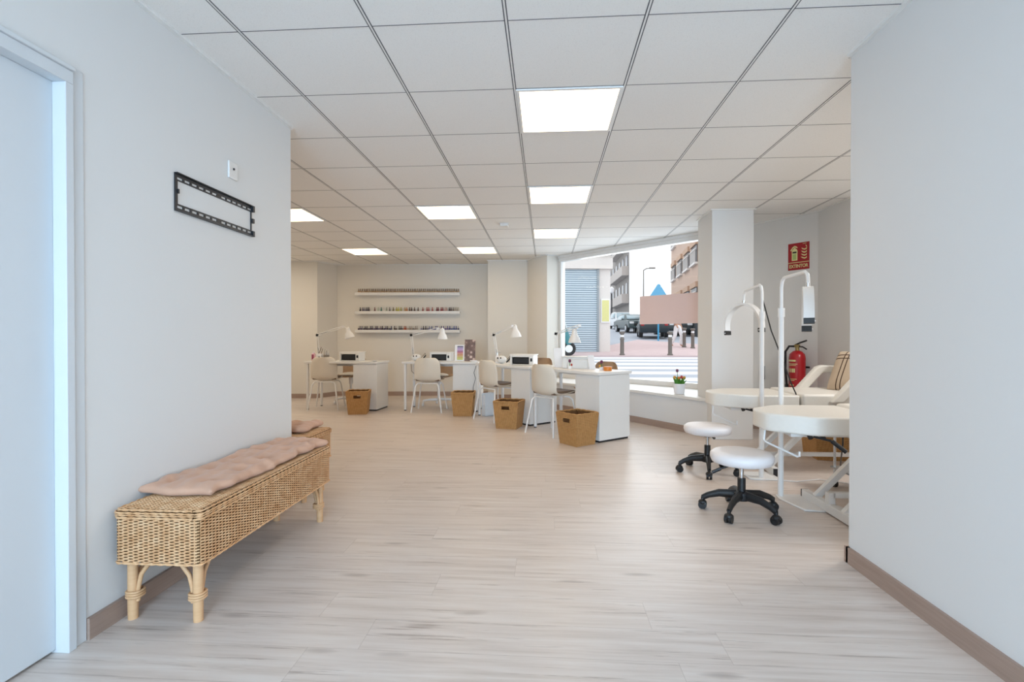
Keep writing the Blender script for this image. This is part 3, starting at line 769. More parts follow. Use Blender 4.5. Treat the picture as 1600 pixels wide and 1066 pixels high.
def bottle(p, shelf, body, cap, label, group):
    key = (body, cap)
    if key not in bproto:
        r = obj('polish_bottle', BB, mat('polish_'+body, body, .25)); obj('cap', BC, mat('cap_'+cap, cap, .35), r); tag(r, label, 'nail polish', group); bproto[key] = r
    else: r = dup(bproto[key], label); r['group'] = group
    r.location = onS(px2x(p), .055+random.uniform(-.012, .012), shz[shelf]+.0003)
NT_ = 55
for i in range(NT_):
    lb = f'nude sample bottle on the topmost polish shelf, {ordinal(i+1)} from its left end' if i < 28 else f'nude sample bottle on the topmost polish shelf, {ordinal(NT_-i)} from its right end'
    bottle(162+i*(1470-162)/(NT_-1), 0, random.choice(['b59c7e', 'ab9072']), random.choice(['76604a', '6a563f']), lb, 'nude sample bottles on the topmost shelf')
mid = [(180, '2c2436', 'navy'), (212, '5d5768', 'grey violet'), (234, '6a6474', 'grey violet'), (256, '57515f', 'grey violet'), (277, '3d3846', 'dark violet'), (298, '33293a', 'dark violet'),
       (372, '6b4446', 'dusky rose'), (415, 'a9b39f', 'pale green'), (458, '2c6b62', 'teal'), (525, '9aa08f', 'pale grey green'), (567, '5f5a58', 'grey'), (617, '5d5228', 'olive'),
       (660, 'a5a02f', 'lime yellow'), (685, 'bdb52f', 'yellow'), (715, '9a9440', 'mustard'), (768, 'b08a56', 'tan'), (792, 'b86a34', 'orange'), (830, '3f2a22', 'dark brown'), (856, '4a3128', 'dark brown'),
       (895, '4b2c2a', 'dark brown'), (940, '4d3426', 'dark brown'), (1002, '84382f', 'brick red'), (1058, '93383c', 'red'), (1082, 'a03a3f', 'red'), (1130, '9a4038', 'red'), (1188, '66202b', 'wine red'), (1206, '701f2c', 'wine red'),
       (1244, '86222f', 'crimson'), (1264, '7c1f2b', 'crimson'), (1296, 'b58d85', 'pale pink'), (1316, 'ab8b80', 'pale pink'), (1350, '3a2b27', 'black'), (1372, '4d342a', 'black'), (1400, '6d6258', 'grey'), (1424, 'a39a8b', 'pale beige'), (1448, 'a8a193', 'pale beige'), (1470, 'b0a899', 'pale beige')]
for i, (p, c, nm) in enumerate(mid):
    side, k = ('left', i+1) if i < len(mid)/2 else ('right', len(mid)-i)
    bottle(p, 1, c, c, f'{nm} polish bottle on the middle shelf, {ordinal(k)} from its {side} end', 'coloured polish bottles on the middle shelf')
low = []
for k in range(20): low.append((158+k*22.6, random.choice(['2a2030', '3a2c40', '4c3f58', '332a45', '5a4b62']), 'dark purple'))
for p, c, nm in ((632, '38302f', 'black'), (654, '4a3f3d', 'black'), (694, '4f4848', 'grey'), (716, '3d3a42', 'grey'), (736, '6a615f', 'grey'), (760, 'a8502f', 'orange'), (782, '8c4a34', 'rust'), (808, '9b8878', 'beige'),
                 (834, '8d7f72', 'beige'), (858, '9c9284', 'beige'), (882, '857b74', 'beige'), (906, '8f857c', 'beige'), (930, 'a0968b', 'beige'), (984, '8a84a0', 'lavender'), (1012, '2d2a3c', 'navy'), (1040, '4a4658', 'slate'), (1066, '6d6b80', 'slate'), (1090, '6f7090', 'slate')): low.append((p, c, nm))
for k in range(14): low.append((1120+k*27 if k < 3 else 1192+(k-3)*27.5, random.choice(['30356a', '3b4680', '4b4a88', '5d4f86', '6c74a8']), 'blue violet'))
for i, (p, c, nm) in enumerate(low):
    side, k = ('left', i+1) if i < len(low)/2 else ('right', len(low)-i)
    bottle(p, 2, c, c if i % 3 else 'b9b4b0', f'{nm} polish bottle on the lowest shelf, {ordinal(k)} from its {side} end', 'coloured polish bottles on the lowest shelf')

# ------------------------------------------------------------------ tulips on the window seat
tp = thing('potted_tulips', 'white pot of yellow, red and purple tulips on the window seat', 'potted plant', (1.60, 6.17, .42))
m = MB(); m.lathe([(.052, 0), (.058, .004), (.072, .125), (.068, .125), (.054, .01), (.0001, .01)]); obj('pot', m, 'paper', tp)
m = MB(); m.lathe([(.0001, .105), (.067, .105)], n=20); obj('soil', m, 'brown', tp)
lv = MB()
for k in range(16):
    a = 2*PI*k/16+random.uniform(-.2, .2); l = random.uniform(.07, .11); r0 = random.uniform(.01, .045); o = random.uniform(.03, .06)
    p = [(r0*math.cos(a)+o*t*t*math.cos(a), r0*math.sin(a)+o*t*t*math.sin(a), .10+l*t) for t in (0, .35, .7, 1)]
    lv.tube(p, [.006, .012, .009, .001], 6, flat=.35)
obj('leaves', lv, 'green', tp)
st = MB()
for c, pts in ((yel, [(-.055, .0, .10), (.062, .01, .095)]), (orange, [(-.012, -.03, .095)]), (redm, [(.022, -.02, .105)]), (purple, [(-.02, .02, .18)])):
    for (x, y, hh) in pts:
        f = MB(); tulip(f, st, x*.5, y*.5, .105, hh-.02, .017, (x*.5, y*.5)); obj('tulip_flower', f, c, tp)
obj('stems', st, 'green', tp)

# ------------------------------------------------------------------ stools
def make_stool(label, seat_z):
    t = thing('rolling_stool', label, 'stool', group='white rolling stools')
    m = MB(); m.lathe([(.0001, -.075), (.15, -.075), (.176, -.066), (.186, -.04), (.184, -.018), (.165, -.003), (.12, .002), (.0001, .004)], (0, 0, seat_z), 40); obj('seat', m, 'leatherw', t, ang=60)
    m = MB(); m.cyl((0, 0, .20), (0, 0, seat_z-.09), .0135); obj('gas_lift', m, 'chrome', t)
    m = MB(); m.cyl((0, 0, .10), (0, 0, .22), .024); obj('lift_sleeve', m, 'black', t)
    m = MB(); m.cyl((0, 0, seat_z-.10), (0, 0, seat_z-.074), .03); obj('seat_plate', m, 'black', t)
    m = MB(); m.tube([(0, 0, seat_z-.085), (.07, .02, seat_z-.095), (.12, .03, seat_z-.115)], .006, 8); m.tube([(.12, .03, seat_z-.115), (.17, .045, seat_z-.14)], .011, 8); obj('lever', m, 'black', t)
    b = MB(); b.lathe([(.045, .085), (.05, .10), (.048, .13), (.03, .14)])
    for k in range(5):
        a = 2*PI*k/5; ca, sa = math.cos(a), math.sin(a)
        b.tube([(.03*ca, .03*sa, .115), (.13*ca, .13*sa, .112), (.195*ca, .195*sa, .090), (.228*ca, .228*sa, .07)], [.030, .024, .019, .017], 10, flat=.8)
    bs = obj('star_base', b, 'black', t)
    for k in range(5):
        a = 2*PI*k/5; ca, sa = math.cos(a), math.sin(a); x, y = .228*ca, .228*sa; m = MB()
        for s in (-1, 1):
            ox, oy = -sa*.014*s, ca*.014*s; m.cyl((x+ox*.3, y+oy*.3, .026), (x+ox*1.5, y+oy*1.5, .026), .026, n=18)
        m.cyl((x, y, .03), (x, y, .075), .010); m.ell((x, y, .04), (.026, .026, .02), 12, 8); obj('caster', m, 'black', bs)
    return t
st1 = make_stool('white round stool on black castors closest to the camera, by the near treatment bed', .388); st1.location = (1.222, 3.235, 0); st1.rotation_euler.z = R(160)
st2 = dup(st1, 'white round rolling stool farther back, by the foot of the far treatment bed', (1.318, 4.21, 0), R(40))

# ------------------------------------------------------------------ treatment beds
def make_bed(label, mirror=False):
    """origin on the floor below the foot end; x runs to the head, y across"""
    t = thing('treatment_bed', label, 'treatment bed', group='white treatment beds')
    HW = .28; Z0, Z1 = .530, .64
    foot = [(0, -.08), (.02, -.13), (.19, -HW+.015), (.23, -HW), (.62, -HW), (.62, HW), (.23, HW), (.19, HW-.015), (.02, .13), (0, .08)]
    m = MB(); m.prism(foot, Z0, Z1); obj('leg_section', m, 'leather', t, bevel=.014, seg=4)
    m = MB(); m.prism([(.63, -HW-.02), (1.18, -HW-.02), (1.18, HW+.02), (.63, HW+.02)], Z0, Z1+.012); obj('seat_section', m, 'leather', t, bevel=.022, seg=4)
    m = MB(); m.prism_y([(1.19, Z0+.0), (1.19, Z1), (1.72, 1.12), (1.80, 1.04)], -HW, HW); obj('backrest', m, 'leather', t, bevel=.02, seg=3)
    for s in (-1, 1):
        y = s*(HW+.035); m = MB()
        m.prism_y([(.825, Z0+.06), (.915, Z0+.06), (1.095, .785), (1.50, .765), (1.50, .83), (1.09, .85), (1.045, .835)], y-.035, y+.035); obj('armrest', m, 'leather', t, bevel=.012, seg=3)
    m = MB(); m.b2(.14, 1.75, -.13, -.10, Z0-.03, Z0-.002); m.b2(.14, 1.75, .10, .13, Z0-.03, Z0-.002)
    for x in (.16, .7, 1.2, 1.73): m.b2(x-.018, x+.018, -.10, .10, Z0-.028, Z0-.004)
    fr = obj('bed_frame', m, 'metalw', t)
    for x in (.435, 1.55):
        m = MB(); m.b2(x-.022, x+.022, -.29, .30, .008, .062); fb = obj('foot_beam', m, 'metalw', t, bevel=.003)
        for y0, y1 in ((-.30, -.285), (.295, .31)):
            m = MB(); m.b2(x-.022, x+.022, y0, y1, .0, .060); obj('end_cap', m, 'blackm', fb)
    for y in (-.16, .16):
        for a, b in ((.435, .86), (1.55, 1.12)):
            m = MB(); d_ = Vector((b-a, 0, Z0-.03-.05)); L = d_.length; m.box((a+d_.x/2, y, .05+d_.z/2), (L, .036, .036), rot=(0, -math.atan2(d_.z, d_.x), 0)); obj('leg', m, 'metalw', t)
    m = MB(); m.b2(.45, 1.54, -.02, .02, .10, .13); m.b2(.42, .46, -.02, .02, .05, .13); m.b2(1.52, 1.56, -.02, .02, .05, .13); obj('stretcher', m, 'metalw', t)
    m = MB(); m.tube([(.045, 0, Z0+.01), (.037, 0, .455), (.05, -.01, .44), (.185, -.12, .378), (.192, -.126, .382), (.192, -.126, .412)], .0065, 8); obj('footrest_rod', m, 'metalw', t)
    m = MB()
    for x in (.20, .27, .44): m.cyl((x, -.24, Z0-.016), (x, -.22, Z0+.001), .014)
    obj('foot_stud', m, 'black', t)
    lv = MB(); lv.tube([(.22, -.23, Z0-.008), (.29, -.29, Z0-.022)], .007, 8); lv.tube([(.29, -.29, Z0-.022), (.345, -.335, Z0-.075)], .012, 10); obj('lever', lv, 'black', t)
    return t
bedA = make_bed('white treatment bed nearest the camera, running behind the right wall'); bedA.location = (1.335, 3.27, 0)
bedB = dup(bedA, 'white treatment bed farther back, holding the striped pillow', (1.385, 4.40, 0))
# striped pillow
t = NT('striped_pillow'); x, y, z = t.sep(t.obj())
def stripe(v, cs, w):
    r = None
    for c in cs:
        k = t.math('LESS_THAN', t.math('ABSOLUTE', t.math('SUBTRACT', v, c)), w); r = k if r is None else t.math('MAXIMUM', r, k)
    return r
sm = t.math('MAXIMUM', stripe(x, (-.10, -.065, .085, .12), .0045), stripe(y, (.10, .135), .0045))
nz = t.noise(t.obj(), 300., 2); t.bsdf(t.mix(sm, lin('c3b19c'), lin('4c3a30')), .9, 0, .1, bump=nz, bstr=.2, bdist=.002)
def pil(side):
    def f(u, v):
        a = 2*u-1; b = 2*v-1; k = ((1-a**4)*(1-b**4)); pin = 1-.06*(1-abs(a))*abs(b)-0.0
        return (a*.20*(1-.07*(1-b*b)*0), b*.20*pin, side*.075*k**.45)
    return f
m = MB(); m.grid(pil(1), 26, 26); m.grid(pil(-1), 26, 26)
pl = welded('striped_pillow', m, t.m); pl.location = (2.60, 4.40, .80); pl.rotation_euler = (R(62), R(0), R(-62)); tag(pl, 'beige cushion with dark stripes leaning on the far treatment bed', 'cushion')

# ------------------------------------------------------------------ half moon lamps on stands
def moon_lamp(label, base, top, end, arc_r, arc_rz, tiltx, plate, zs=1.4, drop=.105):
    t = thing('half_moon_lamp', label, 'floor lamp', base, group='half moon lamps on stands')
    b = Vector(base); tp_ = Vector(top)-b; en = Vector(end)-b
    m = MB(); m.prism(plate, 0, .012); obj('base_plate', m, 'metalw', t, bevel=.004)
    m = MB(); m.cyl((0, 0, .012), (0, 0, 1.27), .0165); m.cyl((0, 0, 1.24), (0, 0, 1.30), .022); m.cyl((0, 0, .012), (0, 0, .35), .0185); obj('pole', m, 'metalw', t)
    m = MB(); z = tp_.z; a = Vector((0, 0, z)); dirv = (en-a); q = a+dirv*.12; q2 = a+dirv*.9
    m.tube([(0, 0, 1.25), (0, 0, z-.06), (q.x*.35, q.y*.35, z-.018), tuple(q), tuple(q2), (en.x-dirv.x*.02, en.y-dirv.y*.02, en.z-.02), (en.x, en.y, en.z-.05), (en.x, en.y, en.z-.075)], .0115, 12)
    arm = obj('bent_arm', m, 'metalw', t)
    m = MB(); m.cyl((en.x, en.y, en.z-.075), (en.x, en.y, en.z-.108), .013); obj('swivel', m, 'chrome', arm)
    m = MB(); c = Vector((en.x, en.y, en.z-drop-arc_r*zs)); E = Matrix.Rotation(arc_rz, 3, 'Z') @ Matrix.Rotation(tiltx, 3, 'Y'); N = 28; w = .029; th = .009
    vs = []; 
    for i in range(N+1):
        an = R(-8)+R(196)*i/N
        for rr, ww in ((arc_r+th, -w), (arc_r+th, w), (arc_r-th, w), (arc_r-th, -w)):
            vs.append(c+E @ Vector((rr*math.cos(an), ww, rr*zs*math.sin(an))))
    fs = [(i*4+j, i*4+(j+1) % 4, i*4+4+(j+1) % 4, i*4+4+j) for i in range(N) for j in range(4)]+[(0, 1, 2, 3), (N*4+3, N*4+2, N*4+1, N*4)]
    m.add(vs, fs); sh = obj('half_moon_shade', m, 'metalw', t, ang=50)
    for an in (R(-14), R(194)):
        m = MB(); p = Vector((arc_r*math.cos(an), 0, arc_r*zs*math.sin(an)))
        for dx, dy, dz in [(.012, .029, .017)]:
            cs = [c+E @ (p+Vector((x*dx, y*dy, z*dz))) for x in (-1, 1) for y in (-1, 1) for z in (-1, 1)]
            m.add(cs, [(0, 1, 3, 2), (4, 6, 7, 5), (0, 4, 5, 1), (2, 3, 7, 6), (0, 2, 6, 4), (1, 5, 7, 3)])
        ec = obj('end_cap', m, 'black', sh)
        m = MB(); m.ell(c+E @ (p+Vector((0, -.030, 0))), (.005, .003, .005)); obj('switch', m, 'paper', ec)
    return t
moon_lamp('white half moon lamp on a stand over the near treatment bed', (1.612, 3.575, 0), (1.612, 3.575, 1.503), (1.640, 3.28, 1.515), .145, R(66), R(9),
          [(-.02, .03), (-.035, -.05), (.02, -.285), (.12, -.30), (.30, -.26), (.22, .02), (.17, .04)], 1.3)
moon_lamp('white half moon lamp on a stand over the far treatment bed', (1.672, 4.03, 0), (1.672, 4.03, 1.512), (1.668, 4.38, 1.485), .178, R(-62), R(-4),
          [(-.10, -.02), (-.07, -.045), (.10, -.055), (.13, -.03), (.13, .17), (-.10, .17)], 1.05)
cab = MB(); cab.tube([(1.685, 4.05, 1.40), (1.76, 4.07, 1.15), (1.85, 4.1, .95), (1.93, 4.12, .75), (1.98, 4.13, .645)], .005, 6); tag(obj('power_cable', cab, 'black'), 'black cable hanging from the far half moon lamp to the bed', 'cable')
cab = MB(); cab.tube([(2.05, 3.62, .52), (2.12, 3.75, .33), (2.3, 4.1, .10), (2.6, 4.3, .006), (2.9, 4.2, .006)], .005, 6); tag(obj('power_cable', cab, 'black'), 'black cable dangling in front of the large woven basket', 'cable')
cab = MB(); cab.tube([(1.72, 4.0, .006), (1.9, 3.95, .006), (2.1, 4.02, .006), (2.3, 3.9, .006), (2.6, 4.0, .006)], .004, 6); tag(obj('power_cable', cab, 'paper'), 'thin white cable lying on the floor between the treatment beds', 'cable')
# trolley peeking out behind the right wall
tr = thing('rolling_trolley', 'metal rolling trolley barely visible beyond the right wall edge', 'trolley', (2.28, 3.72, 0))
for x, y in ((-.16, -.13), (.16, -.13), (-.16, .13), (.16, .13)):
    m = MB(); m.cyl((x, y, .06), (x, y, .48), .009); lg = obj('leg', m, 'chrome', tr)
    m = MB(); m.cyl((x-.012, y, .028), (x+.012, y, .028), .028); m.cyl((x, y, .03), (x, y, .065), .008); obj('caster', m, 'black', lg)
for z in (.14, .40):
    m = MB(); m.b2(-.18, .18, -.15, .15, z, z+.012); obj('tray', m, 'chrome', tr)

# ------------------------------------------------------------------ extinguisher and sign
u = (Vector(O_)-Vector(N_)).normalized(); sa_ = math.atan2(u.y, u.x)
def onW(tt, off, z): p = Vector(N_)+u*tt; n = Vector((u.y, -u.x)); q = p+n*off; return (q.x, q.y, z)
ex = thing('fire_extinguisher', 'red fire extinguisher mounted on the wall behind the treatment beds', 'fire extinguisher', onW(.50, .115, .44), sa_)
m = MB(); m.lathe([(.07, 0), (.082, .012), (.082, .43), (.074, .475), (.045, .505), (.022, .515)], n=32); obj('cylinder', m, 'red', ex)
m = MB(); m.cyl((0, 0, .51), (0, 0, .56), .02); m.box((.0, 0, .565), (.05, .03, .03)); obj('valve', m, mat('brass', 'a08a5a', .35, .8), ex)
m = MB(); m.tube([(-.02, 0, .575), (.03, 0, .60), (.10, 0, .625)], .009, 8, flat=1.4); m.tube([(-.02, 0, .56), (.06, 0, .555), (.10, 0, .53)], .008, 8, flat=1.4); obj('handle', m, 'black', ex)
m = MB(); m.tube([(-.02, 0, .56), (-.09, 0, .56), (-.125, -.01, .50), (-.12, -.02, .30), (-.10, -.03, .14)], .012, 10); m.tube([(-.10, -.03, .14), (-.09, -.035, .04)], [.016, .024], 12); obj('hose', m, 'black', ex)
m = MB()
def arcpatch(z0, z1, a0, a1):
    k = max(2, int(abs(a1-a0)/6)); P = []
    for i in range(k+1):
        a = R(a0+(a1-a0)*i/k); P += [(.0832*math.sin(a), -.0832*math.cos(a), z0), (.0832*math.sin(a), -.0832*math.cos(a), z1)]
    m.add(P, [(2*i, 2*i+2, 2*i+3, 2*i+1) for i in range(k)])
for z, a0, a1, h_ in ((.395, -52, 18, .018), (.365, -52, 30, .006), (.35, -50, 20, .005), (.20, -45, 25, .006), (.185, -48, 10, .006), (.13, -30, 5, .014), (.10, -50, 0, .01), (.08, -50, 20, .005)): arcpatch(z, z+h_, a0, a1)
for a0 in (-48, -30, -12, 2): arcpatch(.275, .318, a0, a0+11)
obj('printed_marks', m, 'luma', ex)
m = MB(); m.b2(-.03, .03, .082, .115, .3, .36); m.b2(-.09, .09, .078, .09, .32, .34); obj('wall_hook', m, 'blackm', ex)
sg = thing('extinguisher_sign', 'red and cream EXTINTOR sign on the wall above the fire extinguisher', 'sign', onW(.452, .001, 1.858), sa_)
SWd, SHt = .232, .30
m = MB(); m.b2(-SWd/2, SWd/2, -.004, 0, 0, SHt); obj('panel', m, 'sign', sg)
m = MB(); m.b2(-SWd/2, SWd/2, -.0055, -.004, .079, .086); obj('divider', m, 'luma', sg)
def plate(polys, name, mt):
    m = MB()
    for p in polys: m.prism_y(p, -.0056, -.004)
    return obj(name, m, mt, sg)
plate([[(-.075, .105), (-.012, .105), (-.012, .215), (-.02, .232), (-.034, .24), (-.034, .25), (-.052, .25), (-.052, .24), (-.066, .232), (-.075, .215)],
       [(-.092, .222), (-.07, .255), (-.045, .272), (-.02, .262), (-.008, .243), (-.02, .245), (-.045, .258), (-.068, .24), (-.082, .215)]], 'extinguisher_symbol', 'luma')
m = MB(); m.b2(-.066, -.022, -.0065, -.0056, .187, .206); obj('symbol_band', m, 'black', sg)
m = MB(); m.b2(-.064, -.024, -.0065, -.0056, .115, .178); obj('symbol_body', m, 'lumag', sg)
fp = []
for k in range(4):
    z = .12+.033*k; dx = .004*k-.008
    fp.append([(.028+dx*.6, z+.022), (.042, z+.004), (.065, z-.006), (.088, z+.002), (.09, z+.022), (.078, z+.010), (.062, z+.008), (.046, z+.016)])
fp.append([(.075, .27), (.082, .25), (.092, .236), (.086, .262)])
plate(fp, 'flame_symbol', 'luma'); m = MB(); m.b2(.045, .085, -.0055, -.004, .283, .287); obj('small_print', m, 'luma', sg)
tx = bpy.data.curves.new('lettering', 'FONT'); tx.body = 'EXTINTOR'; tx.size = .054; tx.align_x = 'CENTER'; tx.align_y = 'CENTER'; tx.extrude = .0006; tx.offset = .0007; tx.space_character = .92
to = bpy.data.objects.new('lettering', tx); COL.objects.link(to); to.parent = sg; to.location = (0, -.0048, .04); to.rotation_euler = (PI/2, 0, 0); to.scale = (.84, 1, 1)
me_ = bpy.data.meshes.new_from_object(to.evaluated_get(bpy.context.evaluated_depsgraph_get())); me_.materials.clear(); me_.materials.append(M['luma'])
lo = bpy.data.objects.new('lettering_text', me_); COL.objects.link(lo); lo.parent = sg; lo.location = to.location; lo.rotation_euler = to.rotation_euler; lo.scale = to.scale; bpy.data.objects.remove(to)
sw = thing('wall_socket', 'low grey socket panel on the wall between the column and the far lamp stand', 'socket', onW(.03, .0, .60), sa_)
m = MB(); m.b2(-.03, .03, -.012, 0, 0, .16); obj('plate', m, mat('grey_plate', '8f9094', .5), sw, bevel=.003)
m = MB(); m.b2(-.02, .02, -.016, -.012, .02, .07); obj('cover', m, mat('grey_plate', '8f9094', .5), sw)

# ------------------------------------------------------------------ street outside the window
def gz(y): return -.10+.05*(y-9)
street = MB()
asph = mat('street_asphalt', 'aab0ba', .85, var=.12, scale=40.); pav = mat('pink_paving', 'cbb6b6', .85, var=.10, scale=3.)
def slab(mb, pts, off=0., th=.1):
    n = len(pts); vs = [(x, y, gz(y)+off-th) for x, y in pts]+[(x, y, gz(y)+off) for x, y in pts]
    mb.add(vs, [tuple(range(n))[::-1], tuple(range(n, 2*n))]+[(i, (i+1) % n, n+(i+1) % n, n+i) for i in range(n)])
slab(street, [(-8, 10.2), (.1, 9.62), (4.1, 5.7), (30, 5.7), (30, 90), (-8, 90)]); struct('road', street, asph)
zb = MB()
for y in (10.9, 12.1, 13.4, 14.6, 15.7, 16.8, 17.8): slab(zb, [(-6.0, y), (9, y), (9, y+.62), (-6.0, y+.62)], .012, .01)
struct('road_markings', zb, mat('road_paint', 'e6e6ea', .8))
pv = MB(); slab(pv, [(-8, 18.6), (6.2, 18.6), (7.6, 19.6), (7.8, 24.5), (5.2, 29.), (2.9, 24.), (2.6, 20.6), (-8, 19.9)], .06, .1); struct('pavement', pv, pav)
# white building with the roller shutter
bw = thing('corner_building', 'white corner building with a closed roller shutter across the street', 'building', (0, 0, 0))
cream = mat('white_render', 'd8d2cd', .8); ybase = gz(20)
A = Vector((-6., 19.25)); B = Vector((2.56, 20.3)); fu = (B-A).normalized(); fn = Vector((fu.y, -fu.x))
def onF(x): return A+fu*(x-A.x)/fu.x
def fbox(mb, x0, x1, o0, o1, z0, z1):
    p = onF(x0); q = onF(x1); mb.prism([p+fn*o0, q+fn*o0, q+fn*o1, p+fn*o1], ybase+z0, ybase+z1); return mb
fbox(MB(), -6, 2.56, -7, 0, -.3, 9.)
m = MB(); fbox(m, -6, 2.56, -7, 0, -.3, 9.); obj('wall', m, cream, bw)
m = MB(); fbox(m, -6, 2.62, 0, .16, 3.36, 3.78); obj('cornice', m, cream, bw)
m = MB(); n_ = 46
sht = NT('shutter_steel'); x, y, z = sht.sep(sht.obj()); w_ = sht.math('SINE', sht.math('MULTIPLY', z, 2*PI/.0875)); sht.bsdf(sht.mix(sht.ramp(w_, [(.0, (1, 1, 1)), (.35, (0, 0, 0))]), lin('d0dde5'), lin('8c9eaa')), .5, .1, .5, bump=w_, bstr=.6, bdist=.02)
fbox(m, -.6, 2.02, 0, .05, .04, 3.33); obj('roller_shutter', m, sht.m, bw)
m = MB(); fbox(m, 2.02, 2.10, 0, .09, 0, 3.35); fbox(m, -.7, -.6, 0, .09, 0, 3.35); obj('shutter_guide', m, mat('grey_steel', '8f979c', .5), bw)
m = MB(); fbox(m, 2.22, 2.50, 0, .06, 1.28, 2.12); nb = obj('notice_board', m, mat('yellow_notice', 'd3d08f', .6), bw)
m = MB(); fbox(m, 2.19, 2.53, 0, .05, 1.23, 2.17); obj('board_frame', m, 'paper', nb)
for x0, x1 in ((.85, 1.80), (-1.8, -.5)):
    m = MB(); fbox(m, x0, x1, 0, .03, 3.9, 5.2); wn = obj('window', m, mat('dark_window', '3a4052', .2), bw)
    m = MB(); fbox(m, x0-.08, x1+.08, 0, .07, 3.80, 3.90); fbox(m, x1, x1+.07, 0, .06, 3.7, 5.05); fbox(m, (x0+x1)/2-.03, (x0+x1)/2+.03, 0, .05, 3.75, 5.); obj('window_frame', m, 'paper', wn)
m = MB(); fbox(m, 2.57, 2.60, .02, .9, 3.9, 4.6); obj('blade_sign', m, mat('dark_blade', '3b3a3c', .5), bw)
# grey apartment block down the side street
gr = thing('apartment_block', 'grey apartment block with balconies far down the side street', 'building')
P0 = Vector((8.95, 55.)); gb = gz(55.); Pf = Vector((8.95, 74.)); m = MB(); m.prism([(P0.x, P0.y), (P0.x+3.3, P0.y+20), (Pf.x, Pf.y)], gb-.5, gb+13.); obj('wall', m, mat('grey_render', '8f8a86', .8), gr)
for k, z in enumerate((2.6, 5.6, 8.6)):
    m = MB(); m.b2(8.2, 8.95, 55.2, 66., gb+z, gb+z+1.0); obj('balcony', m, mat('pale_balcony', 'b5aea9', .8), gr)
    for y in (56, 58.6, 61.2, 64., 67., 70.):
        m = MB(); m.b2(8.90, 8.98, y, y+1.2, gb+z+1.1, gb+z+2.3); obj('window', m, mat('dark_window', '3a4052', .2), gr)
# pinkish building on the right
rb = thing('brick_building', 'beige pink building with balconies behind the right side of the window', 'building')
A = Vector((11.2, 46.)); B = Vector((9.6, 31.)); fu = (B-A).normalized(); fn = Vector((fu.y, -fu.x)); gb = gz(38.)
def rbox(mb, a, b, o0, o1, z0, z1):
    p = A+fu*a; q = A+fu*b; mb.prism([p+fn*o0, q+fn*o0, q+fn*o1, p+fn*o1], gb+z0, gb+z1); return mb
obj('wall', rbox(MB(), 0, 13.2, 0, -8, -1., 13.), mat('pink_render', 'bfa696', .8), rb)
for z in (1.9, 4.7, 7.5):
    for a in (.8, 4.2, 7.4, 10.4):
        w_ = obj('window', rbox(MB(), a, a+2.0, .0, .06, z, z+1.35), mat('dark_window2', '5d5a5c', .3), rb)
        f = MB(); rbox(f, a-.1, a+2.1, 0, .2, z-.15, z-.02)
        for q in range(8): rbox(f, a+.1+q*.25, a+.14+q*.25, .14, .18, z, z+.8)
        rbox(f, a-.1, a+2.1, .14, .19, z+.8, z+.86); obj('balcony_rail', f, mat('white_rail', 'd9d5d2', .6), rb)
        obj('awning', rbox(MB(), a-.1, a+2.1, .0, .16, z+1.15, z+1.5), mat('rust_blind', 'b89a84', .8), w_)
obj('shop_front', rbox(MB(), .5, 12.6, 0, .1, -.5, 1.2), mat('shop_dark', '4c5258', .4), rb)
# bollards
def bollard(lb, x, y, first=[None]):
    if first[0] is None:
        t = thing('bollard', lb, 'bollard', (x, y, gz(y)+.06), group='iron street bollards')
        m = MB(); m.lathe([(.10, 0), (.10, .04), (.075, .06), (.07, .55), (.085, .57), (.085, .60), (.065, .62), (.06, .76)], n=16); obj('post', m, mat('bollard_iron', '6e6761', .6), t)
        m = MB(); m.lathe([(.06, .76), (.10, .80), (.105, .84), (.08, .86), (.0001, .865)], n=16); obj('cap', m, mat('bollard_iron', '6e6761', .6), t)
        m = MB(); m.lathe([(.066, .66), (.069, .665), (.069, .73), (.066, .735)], n=16); obj('reflective_band', m, 'paper', t); first[0] = t
    else: dup(first[0], lb, (x, y, gz(y)+.06))
bollard('grey bollard standing alone in front of the parked cars', 2.80, 18.75)
bollard('grey bollard below the pink panel, beside the walking person', 4.53, 18.75)
bollard('grey bollard right of the walking person, next to the column', 6.15, 22.9)
bollard('grey bollard at the right edge of the window, touching the column', 6.35, 22.3)
